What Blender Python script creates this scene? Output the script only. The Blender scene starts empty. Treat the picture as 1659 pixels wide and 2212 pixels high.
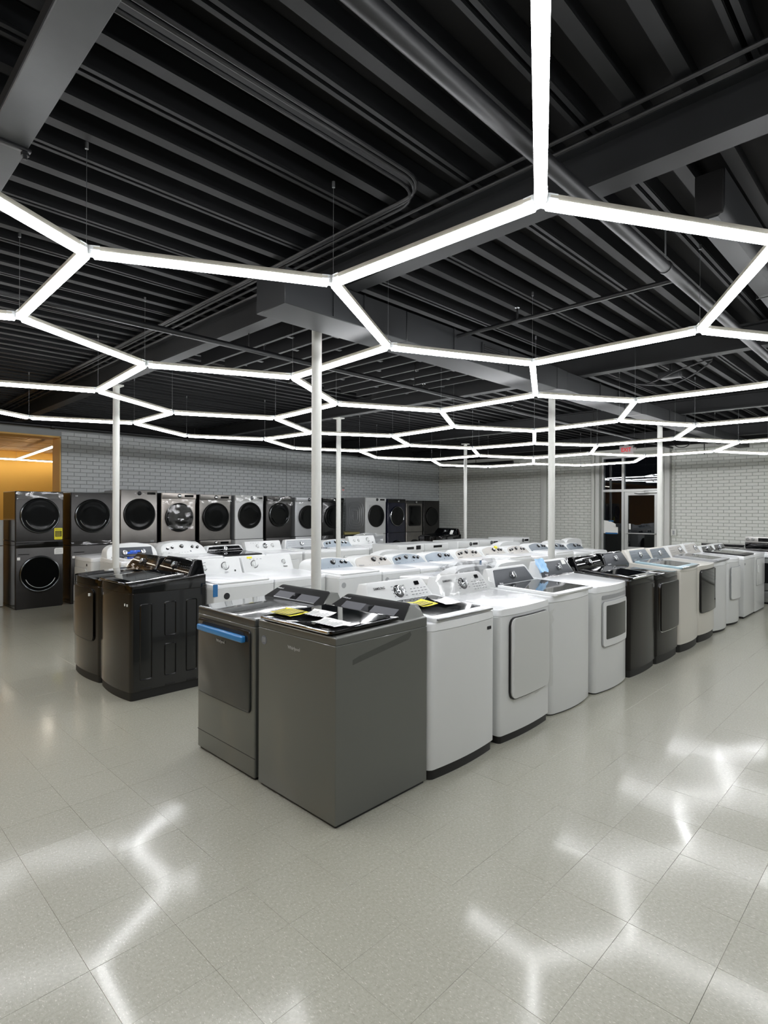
import bpy, bmesh, math, random
from mathutils import Vector, Matrix
random.seed(7)
PI = math.pi
C = bpy.context.scene.collection
SC = bpy.context.scene

# ------------------------------------------------------------------ camera
# world: x runs along the aisle (right and away), y runs left and away, z up
F_PX, W_PX, H_PX = 1230.0, 1659.0, 2212.0
A = math.radians(44.4)
SU, CU = math.sin(A), math.cos(A)
ROLL = 0.003
right, fwd, up = Vector((SU, -CU, 0)), Vector((CU, SU, 0)), Vector((0, 0, 1))
cr, sr = math.cos(ROLL), math.sin(ROLL)
cx_ = right * cr + up * sr
cy_ = up * cr - right * sr
cam = bpy.data.cameras.new('camera')
cam.sensor_fit = 'VERTICAL'
cam.sensor_height = 24.0
cam.sensor_width = 24.0 * W_PX / H_PX
cam.lens = F_PX / H_PX * 24.0
cam.shift_y = -7.0 / H_PX
cam.clip_start, cam.clip_end = 0.05, 200
co = bpy.data.objects.new('camera', cam)
C.objects.link(co)
m4 = Matrix((cx_, cy_, -fwd)).transposed().to_4x4()
m4.translation = Vector((0, 0, 1.6))
co.matrix_world = m4
SC.camera = co

# ------------------------------------------------------------------ world, exposure
wd = bpy.data.worlds.new('night')
SC.world = wd
wd.use_nodes = True
wd.node_tree.nodes['Background'].inputs[0].default_value = (0.02, 0.022, 0.03, 1)
wd.node_tree.nodes['Background'].inputs[1].default_value = 0.15
SC.view_settings.view_transform = 'Standard'
SC.view_settings.look = 'None'
SC.view_settings.gamma = 1.0
SC.view_settings.exposure = 0.0
SC.view_settings.use_curve_mapping = False
TUBE_POWER = 26.5          # radiance of the light tubes
WARM_POWER = 20.0
NEXT_POWER = 20.0
SC.cycles.use_denoising = True
SC.cycles.max_bounces = 8
SC.cycles.transparent_max_bounces = 12
SC.cycles.caustics_reflective = False
SC.cycles.caustics_refractive = False
SC.cycles.sample_clamp_indirect = 6.0

# ------------------------------------------------------------------ materials
def lin(c):
    if isinstance(c, str):
        c = [int(c[i:i + 2], 16) / 255 for i in (0, 2, 4)]
    return tuple((v / 12.92 if v <= 0.04045 else ((v + 0.055) / 1.055) ** 2.4) for v in c)

def mat(name, col, rough=0.4, metal=0.0, spec=0.5, coat=0.0, bump=0.0, bscale=200.0, var=0.0, vscale=6.0, rvar=0.0, coat_rough=0.05):
    m = bpy.data.materials.new(name)
    m.use_nodes = True
    nt = m.node_tree
    b = nt.nodes['Principled BSDF']
    c = lin(col)
    b.inputs['Base Color'].default_value = (*c, 1)
    b.inputs['Roughness'].default_value = rough
    b.inputs['Metallic'].default_value = metal
    b.inputs['Specular IOR Level'].default_value = spec
    b.inputs['Coat Weight'].default_value = coat
    b.inputs['Coat Roughness'].default_value = coat_rough
    tc = nt.nodes.new('ShaderNodeTexCoord')
    if var > 0 or rvar > 0:
        n = nt.nodes.new('ShaderNodeTexNoise')
        n.inputs['Scale'].default_value = vscale
        n.inputs['Detail'].default_value = 5
        nt.links.new(tc.outputs['Object'], n.inputs['Vector'])
        if var > 0:
            r = nt.nodes.new('ShaderNodeValToRGB')
            r.color_ramp.elements[0].position, r.color_ramp.elements[1].position = 0.3, 0.7
            r.color_ramp.elements[0].color = (*[v * (1 - var) for v in c], 1)
            r.color_ramp.elements[1].color = (*[min(1, v * (1 + var)) for v in c], 1)
            nt.links.new(n.outputs['Fac'], r.inputs['Fac'])
            nt.links.new(r.outputs['Color'], b.inputs['Base Color'])
        if rvar > 0:
            mr = nt.nodes.new('ShaderNodeMapRange')
            mr.inputs['From Min'].default_value, mr.inputs['From Max'].default_value = 0.3, 0.7
            mr.inputs['To Min'].default_value, mr.inputs['To Max'].default_value = max(0, rough - rvar), min(1, rough + rvar)
            nt.links.new(n.outputs['Fac'], mr.inputs['Value'])
            nt.links.new(mr.outputs['Result'], b.inputs['Roughness'])
    if bump > 0:
        n2 = nt.nodes.new('ShaderNodeTexNoise')
        n2.inputs['Scale'].default_value = bscale
        n2.inputs['Detail'].default_value = 3
        nt.links.new(tc.outputs['Object'], n2.inputs['Vector'])
        bp = nt.nodes.new('ShaderNodeBump')
        bp.inputs['Strength'].default_value = bump
        bp.inputs['Distance'].default_value = 0.004
        nt.links.new(n2.outputs['Fac'], bp.inputs['Height'])
        nt.links.new(bp.outputs['Normal'], b.inputs['Normal'])
    return m

def emit(name, col, power):
    m = bpy.data.materials.new(name)
    m.use_nodes = True
    nt = m.node_tree
    b = nt.nodes['Principled BSDF']
    b.inputs['Base Color'].default_value = (*[0.8 * v for v in lin(col)], 1)
    b.inputs['Emission Color'].default_value = (*lin(col), 1)
    b.inputs['Emission Strength'].default_value = power
    return m

def film_mat(name, clear=0.8, rough=0.06, tint=(0.97, 0.97, 0.965)):
    m = bpy.data.materials.new(name)
    m.use_nodes = True
    nt = m.node_tree
    nt.nodes.remove(nt.nodes['Principled BSDF'])
    out = nt.nodes['Material Output']
    tr = nt.nodes.new('ShaderNodeBsdfTransparent')
    tr.inputs[0].default_value = (*tint, 1)
    gl = nt.nodes.new('ShaderNodeBsdfGlossy')
    gl.inputs['Roughness'].default_value = rough
    gl.inputs['Color'].default_value = (0.9, 0.9, 0.9, 1)
    mx = nt.nodes.new('ShaderNodeMixShader')
    mx.inputs[0].default_value = 1 - clear
    nt.links.new(tr.outputs[0], mx.inputs[1])
    nt.links.new(gl.outputs[0], mx.inputs[2])
    nt.links.new(mx.outputs[0], out.inputs['Surface'])
    return m

def glass_mat(name, base=0.02, tint=(0.75, 0.78, 0.8)):
    m = bpy.data.materials.new(name)
    m.use_nodes = True
    nt = m.node_tree
    nt.nodes.remove(nt.nodes['Principled BSDF'])
    out = nt.nodes['Material Output']
    tr = nt.nodes.new('ShaderNodeBsdfTransparent')
    tr.inputs[0].default_value = (*tint, 1)
    gl = nt.nodes.new('ShaderNodeBsdfGlossy')
    gl.inputs['Roughness'].default_value = 0.01
    fr = nt.nodes.new('ShaderNodeFresnel')
    fr.inputs['IOR'].default_value = 1.6
    mx = nt.nodes.new('ShaderNodeMixShader')
    nt.links.new(fr.outputs[0], mx.inputs[0])
    nt.links.new(tr.outputs[0], mx.inputs[1])
    nt.links.new(gl.outputs[0], mx.inputs[2])
    nt.links.new(mx.outputs[0], out.inputs['Surface'])
    return m

def floor_mat():
    m = bpy.data.materials.new('vinyl_tile')
    m.use_nodes = True
    nt = m.node_tree
    b = nt.nodes['Principled BSDF']
    g = nt.nodes.new('ShaderNodeNewGeometry')
    def noise(scale, vec=None, detail=4, rough=0.6):
        n = nt.nodes.new('ShaderNodeTexNoise')
        n.inputs['Scale'].default_value = scale
        n.inputs['Detail'].default_value = detail
        n.inputs['Roughness'].default_value = rough
        nt.links.new(vec or g.outputs['Position'], n.inputs['Vector'])
        return n
    def ramp(n, p0, c0, p1, c1):
        r = nt.nodes.new('ShaderNodeValToRGB')
        r.color_ramp.elements[0].position, r.color_ramp.elements[0].color = p0, c0
        r.color_ramp.elements[1].position, r.color_ramp.elements[1].color = p1, c1
        nt.links.new(n.outputs['Fac'], r.inputs['Fac'])
        return r
    # stretched chips in two directions
    mp = nt.nodes.new('ShaderNodeMapping')
    mp.inputs['Scale'].default_value = (1.0, 0.35, 1)
    mp.inputs['Rotation'].default_value = (0, 0, 0.5)
    nt.links.new(g.outputs['Position'], mp.inputs['Vector'])
    chips = noise(210, mp.outputs['Vector'], 2, 0.5)
    mottle = noise(75, None, 6)
    patch = noise(1.3, None, 3)
    r1 = ramp(mottle, 0.3, (*lin('9e9d8d'), 1), 0.7, (*lin('b1b0a2'), 1))
    r2 = ramp(chips, 0.62, (0, 0, 0, 1), 0.70, (1, 1, 1, 1))
    r3 = ramp(chips, 0.30, (1, 1, 1, 1), 0.37, (0, 0, 0, 1))
    mx = nt.nodes.new('ShaderNodeMixRGB'); mx.blend_type = 'MIX'
    s1 = nt.nodes.new('ShaderNodeMath'); s1.operation = 'MULTIPLY'; s1.inputs[1].default_value = 0.65
    nt.links.new(r2.outputs['Color'], s1.inputs[0])
    nt.links.new(s1.outputs[0], mx.inputs['Fac'])
    nt.links.new(r1.outputs['Color'], mx.inputs['Color1'])
    mx.inputs['Color2'].default_value = (*lin('dad9ce'), 1)
    mx2 = nt.nodes.new('ShaderNodeMixRGB')
    s2 = nt.nodes.new('ShaderNodeMath'); s2.operation = 'MULTIPLY'; s2.inputs[1].default_value = 0.4
    nt.links.new(r3.outputs['Color'], s2.inputs[0])
    nt.links.new(s2.outputs[0], mx2.inputs['Fac'])
    nt.links.new(mx.outputs['Color'], mx2.inputs['Color1'])
    mx2.inputs['Color2'].default_value = (*lin('7d7b6c'), 1)
    nt.links.new(mx2.outputs['Color'], b.inputs['Base Color'])
    # waxed coat over a duller tile; each tile has its own polish
    b.inputs['Roughness'].default_value = 0.42
    b.inputs['Specular IOR Level'].default_value = 0.5
    b.inputs['Coat Weight'].default_value = 0.8
    sn = nt.nodes.new('ShaderNodeVectorMath'); sn.operation = 'SUBTRACT'
    nt.links.new(g.outputs['Position'], sn.inputs[0]); sn.inputs[1].default_value = (2.24, 0.866, 0)
    sc_ = nt.nodes.new('ShaderNodeVectorMath'); sc_.operation = 'SCALE'; sc_.inputs['Scale'].default_value = 1 / 0.3085
    nt.links.new(sn.outputs[0], sc_.inputs[0])
    fl_ = nt.nodes.new('ShaderNodeVectorMath'); fl_.operation = 'FLOOR'
    nt.links.new(sc_.outputs[0], fl_.inputs[0])
    sx_ = nt.nodes.new('ShaderNodeSeparateXYZ'); nt.links.new(fl_.outputs[0], sx_.inputs[0])
    cb_ = nt.nodes.new('ShaderNodeCombineXYZ'); nt.links.new(sx_.outputs[0], cb_.inputs[0]); nt.links.new(sx_.outputs[1], cb_.inputs[1])
    wn = nt.nodes.new('ShaderNodeTexWhiteNoise'); wn.noise_dimensions = '2D'
    nt.links.new(cb_.outputs[0], wn.inputs['Vector'])
    mr = nt.nodes.new('ShaderNodeMapRange')
    mr.inputs['To Min'].default_value, mr.inputs['To Max'].default_value = 0.085, 0.15
    nt.links.new(wn.outputs['Value'], mr.inputs['Value'])
    nt.links.new(mr.outputs['Result'], b.inputs['Coat Roughness'])
    sc = noise(130, mp.outputs['Vector'], 4)
    bp = nt.nodes.new('ShaderNodeBump')
    bp.inputs['Strength'].default_value = 0.06
    bp.inputs['Distance'].default_value = 0.001
    nt.links.new(sc.outputs['Fac'], bp.inputs['Height'])
    nt.links.new(bp.outputs['Normal'], b.inputs['Normal'])
    nt.links.new(bp.outputs['Normal'], b.inputs['Coat Normal'])
    return m

M = {}
M['white'] = mat('white_enamel_shaded', 'd2d4d3', 0.28, spec=0.5, coat=0.3, bump=0.05, bscale=500)  # fronts: the enamel darkened, weaker side light put into the colour
M['whitetop'] = mat('white_enamel_top_lit', 'eceeef', 0.22, coat=0.3)  # same enamel on tops, lightened to paint in the light from above
M['whitepl'] = mat('white_plastic', 'd6d8d7', 0.3)
M['greypl'] = mat('grey_plastic', '9a9c9d', 0.35)
M['silverface'] = mat('silver_grey_face', 'a9adb0', 0.4, metal=0.2)
M['blueface'] = mat('pale_blue_grey_face', '97a2ab', 0.4, metal=0.15)
M['tanface'] = mat('warm_grey_face', 'bdbab4', 0.4, metal=0.1)
M['slateface'] = mat('slate_grey_face', '7c858c', 0.4, metal=0.2)
M['darkface'] = mat('dark_grey_face', '45494e', 0.4, metal=0.2)
M['shadow'] = mat('chrome_shadow_steel', '6f716d', 0.33, metal=0.55, coat=0.35, bump=0.04, bscale=700)
M['shadowside'] = mat('chrome_shadow_paint', '62645f', 0.36, metal=0.3, coat=0.3, bump=0.04, bscale=700)
M['shadowdark'] = mat('dark_door_steel', '3a3b3b', 0.25, metal=0.6, coat=0.5)
M['blacksteel'] = mat('black_steel', '23201d', 0.22, metal=0.6, coat=0.7, coat_rough=0.04)
M['blackside'] = mat('black_side_paint', '161718', 0.2, metal=0.1, coat=0.4)
M['darksteel'] = mat('dark_brushed_steel', '3a3938', 0.3, metal=0.7, var=0.12, vscale=3)
M['graphite'] = mat('graphite_steel', '817e7a', 0.3, metal=0.8, var=0.12, vscale=3)
M['platinum'] = mat('platinum_steel', 'a39d97', 0.28, metal=0.8, var=0.1, vscale=2)
M['champagne'] = mat('champagne_paint', 'd0cdc4', 0.3, metal=0.1, coat=0.3)
M['navy'] = mat('navy_blue_paint', '12152c', 0.25, coat=0.4)
M['silverpaint'] = mat('silver_paint', 'b4b6b8', 0.35, metal=0.4)
M['black'] = mat('black_plastic', '0b0b0c', 0.35)
M['blackgloss'] = mat('black_gloss', '08090a', 0.06, coat=0.6)
M['toe'] = mat('black_toe_kick', '151515', 0.5)
M['glassdark'] = mat('dark_tinted_glass', '0c0e10', 0.04, spec=0.6)
M['glassgrey'] = mat('smoked_glass', '2a2c2c', 0.05, spec=0.6)
M['bowl'] = mat('dark_door_bowl', '07090a', 0.10, spec=0.25)
M['chrome'] = mat('chrome', 'd5d7d9', 0.12, metal=1.0)
M['satin'] = mat('satin_metal', 'a5a7a8', 0.3, metal=0.9)
M['dimring'] = mat('dark_chrome_ring', '6d7072', 0.2, metal=1.0)
M['display'] = mat('black_display', '050608', 0.08)
M['panelgrey'] = mat('touch_panel_grey', '56575c', 0.5, spec=0.3)
M['ink'] = mat('black_ink', '15161a', 0.5)
M['greyink'] = mat('grey_ink', '70747a', 0.5)
M['silverink'] = mat('silver_ink', 'c2c4c6', 0.3, metal=0.5)
M['paper'] = mat('paper', 'f0f0ec', 0.6)
M['yellow'] = mat('yellow_label', 'e8dc1e', 0.5)
M['yelink'] = mat('label_black', '1c1d12', 0.6)
M['bluefilm'] = mat('blue_protective_film', '2f7fc0', 0.25, coat=0.3)
M['bluetape'] = mat('blue_tape', '22659a', 0.5)
M['brighttape'] = mat('bright_blue_tape', '2c66d8', 0.5)
M['iceblue'] = mat('ice_blue_edge', 'a9c4cf', 0.3, coat=0.3)
M['shadowtop'] = mat('chrome_shadow_top', '5c5e5d', 0.14, metal=0.5, coat=0.8)
M['brightsteel'] = mat('bright_steel_panel', 'c9c8c4', 0.35, metal=0.4)
M['matteblack'] = mat('matte_black_console', '0b0b0c', 0.55, spec=0.12)
M['nexttube'] = emit('next_room_diffuser', 'fff3e0', NEXT_POWER)
M['blackfront'] = mat('black_front_steel', '1b1917', 0.3, metal=0.4, spec=0.35, coat=0.2)
M['darkband'] = mat('dark_side_band', '4c4e4a', 0.45, metal=0.2)  # darker grey for the band on the washer side
M['paleblue'] = mat('pale_blue_film', '8fc4ee', 0.3, coat=0.3)
M['green'] = mat('green_sticker', '4cc040', 0.5)
M['film'] = film_mat('clear_film', 0.88, 0.12)
M['whitewrap'] = film_mat('white_wrap_film', 0.55, 0.12, (0.95, 0.96, 0.98))
M['pole'] = mat('white_pole_paint', 'cfd0cb', 0.45, bump=0.15, bscale=60)
M['ceil'] = mat('black_ceiling_paint', '0c0e11', 0.6, var=0.15, vscale=2)
M['deck'] = mat('black_deck_paint', '070708', 0.85)
M['beam'] = mat('dark_beam_paint', '191b1d', 0.55, var=0.2, vscale=5)
M['duct'] = mat('dark_duct_paint', '232527', 0.5, var=0.12, vscale=3)
M['panelsteel'] = mat('grey_beam_paint', '3c3e40', 0.5, var=0.2, vscale=4)  # mottled grey, lighter than the other beams
M['pipe'] = mat('dark_pipe_paint', '191a1c', 0.45)
M['brickL'] = mat('grey_painted_brick', 'ccd0d1', 0.6, bump=0.25, bscale=90, var=0.05, vscale=8)
M['mortarL'] = mat('grey_painted_mortar', '9b9fa0', 0.7)
M['brickR'] = mat('pale_painted_brick', 'dfe1db', 0.6, bump=0.25, bscale=90, var=0.05, vscale=8)
M['mortarR'] = mat('pale_painted_mortar', 'b0b2ab', 0.7)
M['wallplain'] = mat('plain_grey_wall', '868a8b', 0.65, bump=0.1, bscale=60)
M['trim'] = mat('pale_trim_paint', 'd6d7d2', 0.5)
M['mustard'] = mat('mustard_wall', 'd2a64e', 0.7)
M['tan'] = mat('tan_ceiling', 'b98f4e', 0.7, var=0.15, vscale=1.5)
M['jamb'] = mat('tan_jamb_paint', 'ecbc6a', 0.6)
M['alu'] = mat('aluminium_frame', 'c8cac8', 0.35, metal=0.5)
M['tubehouse'] = mat('tube_housing', 'c9c5b8', 0.4, metal=0.3)
M['clearpl'] = mat('clear_connector', 'dfe3e4', 0.15)
M['wire'] = mat('steel_wire', '9a9c9e', 0.4, metal=0.8)
M['red'] = emit('exit_red', 'e0202e', 0.75)
M['signbox'] = mat('sign_housing', 'e8dede', 0.4)
M['tube'] = emit('light_diffuser', 'fbfcff', TUBE_POWER)
M['warmtube'] = emit('warm_light_diffuser', 'ffe2ae', WARM_POWER)
M['floor'] = floor_mat()
M['grout'] = mat('tile_joint', '66655b', 0.8)
M['glass'] = glass_mat('window_glass')
M['wood'] = mat('pale_board', '8f8654', 0.7, var=0.1, vscale=10)
M['asphalt'] = mat('night_pavement', '1a1a1b', 0.9)

# ------------------------------------------------------------------ mesh helpers
class Mesh:
    def __init__(s):
        s.bm = bmesh.new()
    def box(s, x0, x1, y0, y1, z0, z1, bev=0.0, seg=2):
        vs = [s.bm.verts.new(p) for p in ((x0, y0, z0), (x1, y0, z0), (x1, y1, z0), (x0, y1, z0), (x0, y0, z1), (x1, y0, z1), (x1, y1, z1), (x0, y1, z1))]
        fs = [s.bm.faces.new([vs[i] for i in f]) for f in ((3, 2, 1, 0), (4, 5, 6, 7), (0, 1, 5, 4), (1, 2, 6, 5), (2, 3, 7, 6), (3, 0, 4, 7))]
        if bev > 0:
            es = list({e for f in fs for e in f.edges})
            bmesh.ops.bevel(s.bm, geom=es, offset=bev, segments=seg, affect='EDGES', profile=0.5)
        return s
    def prism(s, lo, hi, bev_hi=0.0, seg=2, cap_lo=True):
        """two matching rings of 3-D points joined into a solid; bev_hi rounds the rim of the second cap"""
        a = [s.bm.verts.new(p) for p in lo]
        b = [s.bm.verts.new(p) for p in hi]
        n = len(a)
        fs = []
        for i in range(n):
            j = (i + 1) % n
            fs.append(s.bm.faces.new((a[i], a[j], b[j], b[i])))
        top = s.bm.faces.new(b)
        if cap_lo:
            s.bm.faces.new(a[::-1])
        if bev_hi > 0:
            bmesh.ops.bevel(s.bm, geom=list(top.edges), offset=bev_hi, segments=seg, affect='EDGES', profile=0.5)
        return s
    def cyl(s, c, axis, r, h, n=20, r2=None, bev=0.0):
        c, ax = Vector(c), Vector(axis).normalized()
        u = ax.orthogonal().normalized(); v = ax.cross(u)
        r2 = r if r2 is None else r2
        lo = [c + (u * math.cos(t) + v * math.sin(t)) * r for t in [2 * PI * k / n for k in range(n)]]
        hi = [c + ax * h + (u * math.cos(t) + v * math.sin(t)) * r2 for t in [2 * PI * k / n for k in range(n)]]
        return s.prism(lo, hi, bev)
    def lathe(s, c, axis, prof, n=40, close=False, a0=0.0, a1=2 * PI, ref=None):
        c, ax = Vector(c), Vector(axis).normalized()
        u = Vector(ref) if ref else ax.orthogonal().normalized()
        v = ax.cross(u)
        full = abs(a1 - a0 - 2 * PI) < 1e-6
        rings = []
        m = n if full else n + 1
        for k in range(m):
            t = a0 + (a1 - a0) * k / n
            d = u * math.cos(t) + v * math.sin(t)
            rings.append([s.bm.verts.new(c + d * r + ax * h) for r, h in prof])
        for k in range(n):
            A_, B_ = rings[k], rings[(k + 1) % m]
            p = len(prof)
            for i in range(p if close else p - 1):
                j = (i + 1) % p
                try:
                    s.bm.faces.new((A_[i], B_[i], B_[j], A_[j]))
                except ValueError:
                    pass
        if not full and close:
            s.bm.faces.new(rings[0]); s.bm.faces.new(rings[-1][::-1])
        return s
    def tube(s, pts, r, n=8, caps=True):
        pts = [Vector(p) for p in pts]
        rings = []
        for i, p in enumerate(pts):
            d = (pts[min(i + 1, len(pts) - 1)] - pts[max(i - 1, 0)]).normalized()
            ref = Vector((0, 0, 1)) if abs(d.z) < 0.95 else Vector((1, 0, 0))
            u = d.cross(ref).normalized(); v = u.cross(d)
            rings.append([s.bm.verts.new(p + (u * math.cos(2 * PI * k / n) + v * math.sin(2 * PI * k / n)) * r) for k in range(n)])
        for a, b in zip(rings, rings[1:]):
            for k in range(n):
                s.bm.faces.new((a[k], a[(k + 1) % n], b[(k + 1) % n], b[k]))
        if caps:
            s.bm.faces.new(rings[0][::-1]); s.bm.faces.new(rings[-1])
        return s
    def quad(s, *p):
        s.bm.faces.new([s.bm.verts.new(q) for q in p])
        return s
    def grid(s, fn, nu, nv):
        g = [[s.bm.verts.new(fn(i / nu, j / nv)) for j in range(nv + 1)] for i in range(nu + 1)]
        for i in range(nu):
            for j in range(nv):
                s.bm.faces.new((g[i][j], g[i + 1][j], g[i + 1][j + 1], g[i][j + 1]))
        return s
    def mesh(s, name, m, smooth=True):
        bmesh.ops.recalc_face_normals(s.bm, faces=s.bm.faces[:])
        me = bpy.data.meshes.new(name)
        s.bm.to_mesh(me); s.bm.free()
        if m: me.materials.append(M[m] if isinstance(m, str) else m)
        if smooth:
            me.shade_smooth()
            me.set_sharp_from_angle(angle=math.radians(38))
        return me
    def build(s, name, m, parent=None, loc=None, rx=0.0, rz=0.0, smooth=True):
        return link(name, s.mesh(name, m, smooth), parent, loc, rx, rz)

def link(name, me, parent=None, loc=None, rx=0.0, rz=0.0):
    o = bpy.data.objects.new(name, me)
    C.objects.link(o)
    if parent: o.parent = parent
    if loc: o.location = loc
    o.rotation_euler = (rx, 0, rz)
    return o

def tag(o, label, cat, group=None):
    o['label'] = label; o['category'] = cat
    if group: o['group'] = group
    return o

def thing(name, label, cat, loc=(0, 0, 0), rz=0.0, group=None):
    o = bpy.data.objects.new(name, None)
    C.objects.link(o)
    o.location = loc; o.rotation_euler = (0, 0, rz)
    o.empty_display_size = 0.1
    return tag(o, label, cat, group)

def structure(name, obj=None):
    if obj is None:
        obj = bpy.data.objects.new(name, None); C.objects.link(obj)
    obj['kind'] = 'structure'
    return obj

def rr(x0, x1, y0, y1, r, n=4):
    """rounded rectangle, counter-clockwise; r is one radius or (bl, br, tr, tl)"""
    rs = r if isinstance(r, (tuple, list)) else (r,) * 4
    out = []
    for (cx, cy, a), q in zip(((x0, y0, PI), (x1, y0, 1.5 * PI), (x1, y1, 0), (x0, y1, 0.5 * PI)), rs):
        sx = 1 if cx == x0 else -1; sy = 1 if cy == y0 else -1
        if q <= 0:
            out.append((cx, cy)); continue
        for k in range(n + 1):
            t = a + 0.5 * PI * k / n
            out.append((cx + sx * q + q * math.cos(t), cy + sy * q + q * math.sin(t)))
    return out

def plate(pts, y0, y1, bev=0.0):
    """outline given in (x, z), made into a plate from y0 (back) to y1 (front face, toward -y)"""
    return Mesh().prism([(x, y0, z) for x, z in pts], [(x, y1, z) for x, z in pts], bev)

_text = {}
def text(name, body, size, m, parent, loc, rx=PI / 2, bold=True, rz=0.0, sx=1.0):
    key = (body, size, m, sx)
    if key not in _text:
        cu = bpy.data.curves.new('lettering', 'FONT')
        cu.body = body; cu.size = size; cu.align_x = 'CENTER'; cu.align_y = 'CENTER'
        cu.extrude = 0.0004
        cu.resolution_u = 2
        if bold: cu.offset = size * 0.018
        o = bpy.data.objects.new('lettering', cu)
        C.objects.link(o)
        dg = bpy.context.evaluated_depsgraph_get()
        me = bpy.data.meshes.new_from_object(o.evaluated_get(dg))
        bpy.data.objects.remove(o)
        if sx != 1.0:
            for v in me.vertices: v.co.x *= sx
        me.materials.clear(); me.materials.append(M[m])
        _text[key] = me
    return link(name, _text[key], parent, loc, rx, rz)

def crumple(x0, x1, z0, z1, y, amp, nu=14, nv=10, seed=0, edge=0.0):
    """a wrinkled sheet in the x-z plane in front of y"""
    rnd = random.Random(seed)
    ph = [(rnd.uniform(4, 26), rnd.uniform(4, 26), rnd.uniform(0, 6.3)) for _ in range(6)]
    def fn(a, b):
        x = x0 + (x1 - x0) * a; z = z0 + (z1 - z0) * b
        h = sum(abs(math.sin(p * x * 1.7 + q * z * 1.7 + r)) for p, q, r in ph) / 6 + rnd.uniform(-0.35, 0.35)
        return (x + rnd.uniform(-1, 1) * (x1 - x0) / nu * 0.3, y - amp * h, z + rnd.uniform(-1, 1) * (z1 - z0) / nv * 0.3)
    return Mesh().grid(fn, nu, nv)

FACE = {'-V': 0.0, '-U': -PI / 2, '+V': PI, '+U': PI / 2}

# ------------------------------------------------------------------ room shell
UW, VW, ZD = 13.88, 11.2, 3.36        # right wall x, left wall y, deck height
UB, VB = -6.0, -6.5                   # walls behind and beside the camera

# floor: tiles, 0.3085 m
TS = 0.3085
fl = structure('floor', Mesh().box(UB, UW + 0.2, VB, 18.0, -0.12, -0.004).build('floor', 'grout', smooth=False))
tile_me = None
tiles = []
i0, i1 = math.floor((UB - 2.24) / TS), math.ceil((UW - 2.24) / TS)
j0, j1 = math.floor((VB - 0.866) / TS), math.ceil((VW - 0.866) / TS)
for i in range(i0, i1):
    for j in range(j0, j1):
        x, y = 2.24 + (i + 0.5) * TS, 0.866 + (j + 0.5) * TS
        if x > UW - 0.12 or y > VW + 0.3: continue
        rx_, d = SU * x - CU * y, CU * x + SU * y
        vis = d > 0.8 and abs(rx_ / d) < 0.72 and 1.6 / d * F_PX < 1160
        tiles.append((d if vis else 1e3 + abs(d), x, y))
tiles.sort()
def tile_mesh():
    h, g = TS / 2 - 0.0003, 0.0006
    b = Mesh()
    lo = [(-h, -h, -0.004), (h, -h, -0.004), (h, h, -0.004), (-h, h, -0.004)]
    mid = [(x, y, -0.0004) for x, y, _ in lo]
    top = [(x - math.copysign(g, x), y - math.copysign(g, y), 0.0) for x, y, _ in lo]
    V_ = [[b.bm.verts.new(p) for p in r] for r in (lo, mid, top)]
    for a, c in zip(V_, V_[1:]):
        for k in range(4):
            b.bm.faces.new((a[k], a[(k + 1) % 4], c[(k + 1) % 4], c[k]))
    b.bm.faces.new(V_[2])
    return b
tile_me = tile_mesh().mesh('tile', 'floor', smooth=False)
rt = random.Random(3)
for d, x, y in tiles[:300]:
    o = link('tile', tile_me, fl, (x, y, rt.uniform(-0.0002, 0.0002)))
    o.rotation_euler = (rt.gauss(0, 0.0010), rt.gauss(0, 0.0010), 0)
b = Mesh()
h = TS / 2 - 0.0005
for d, x, y in tiles[300:]:
    t1, t2 = rt.gauss(0, 0.0010), rt.gauss(0, 0.0010)
    b.quad((x - h, y - h, -h * t1 - h * t2), (x + h, y - h, h * t1 - h * t2), (x + h, y + h, h * t1 + h * t2), (x - h, y + h, -h * t1 + h * t2))
o = b.build('distant_tiles', 'floor', fl, smooth=False)
o['kind'] = 'stuff'

# painted brick walls
def brick_mesh(L, Hh, D):
    b = Mesh()
    g = 0.004
    lo = [(-L / 2, 0, -Hh / 2), (L / 2, 0, -Hh / 2), (L / 2, 0, Hh / 2), (-L / 2, 0, Hh / 2)]
    mid = [(x, -D + g, z) for x, _, z in lo]
    top = [(x - math.copysign(g, x), -D, z - math.copysign(g, z)) for x, _, z in lo]
    V_ = [[b.bm.verts.new(p) for p in r] for r in (lo, mid, top)]
    for a, c in zip(V_, V_[1:]):
        for k in range(4):
            b.bm.faces.new((a[k], a[(k + 1) % 4], c[(k + 1) % 4], c[k]))
    b.bm.faces.new(V_[2])
    return b

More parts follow.
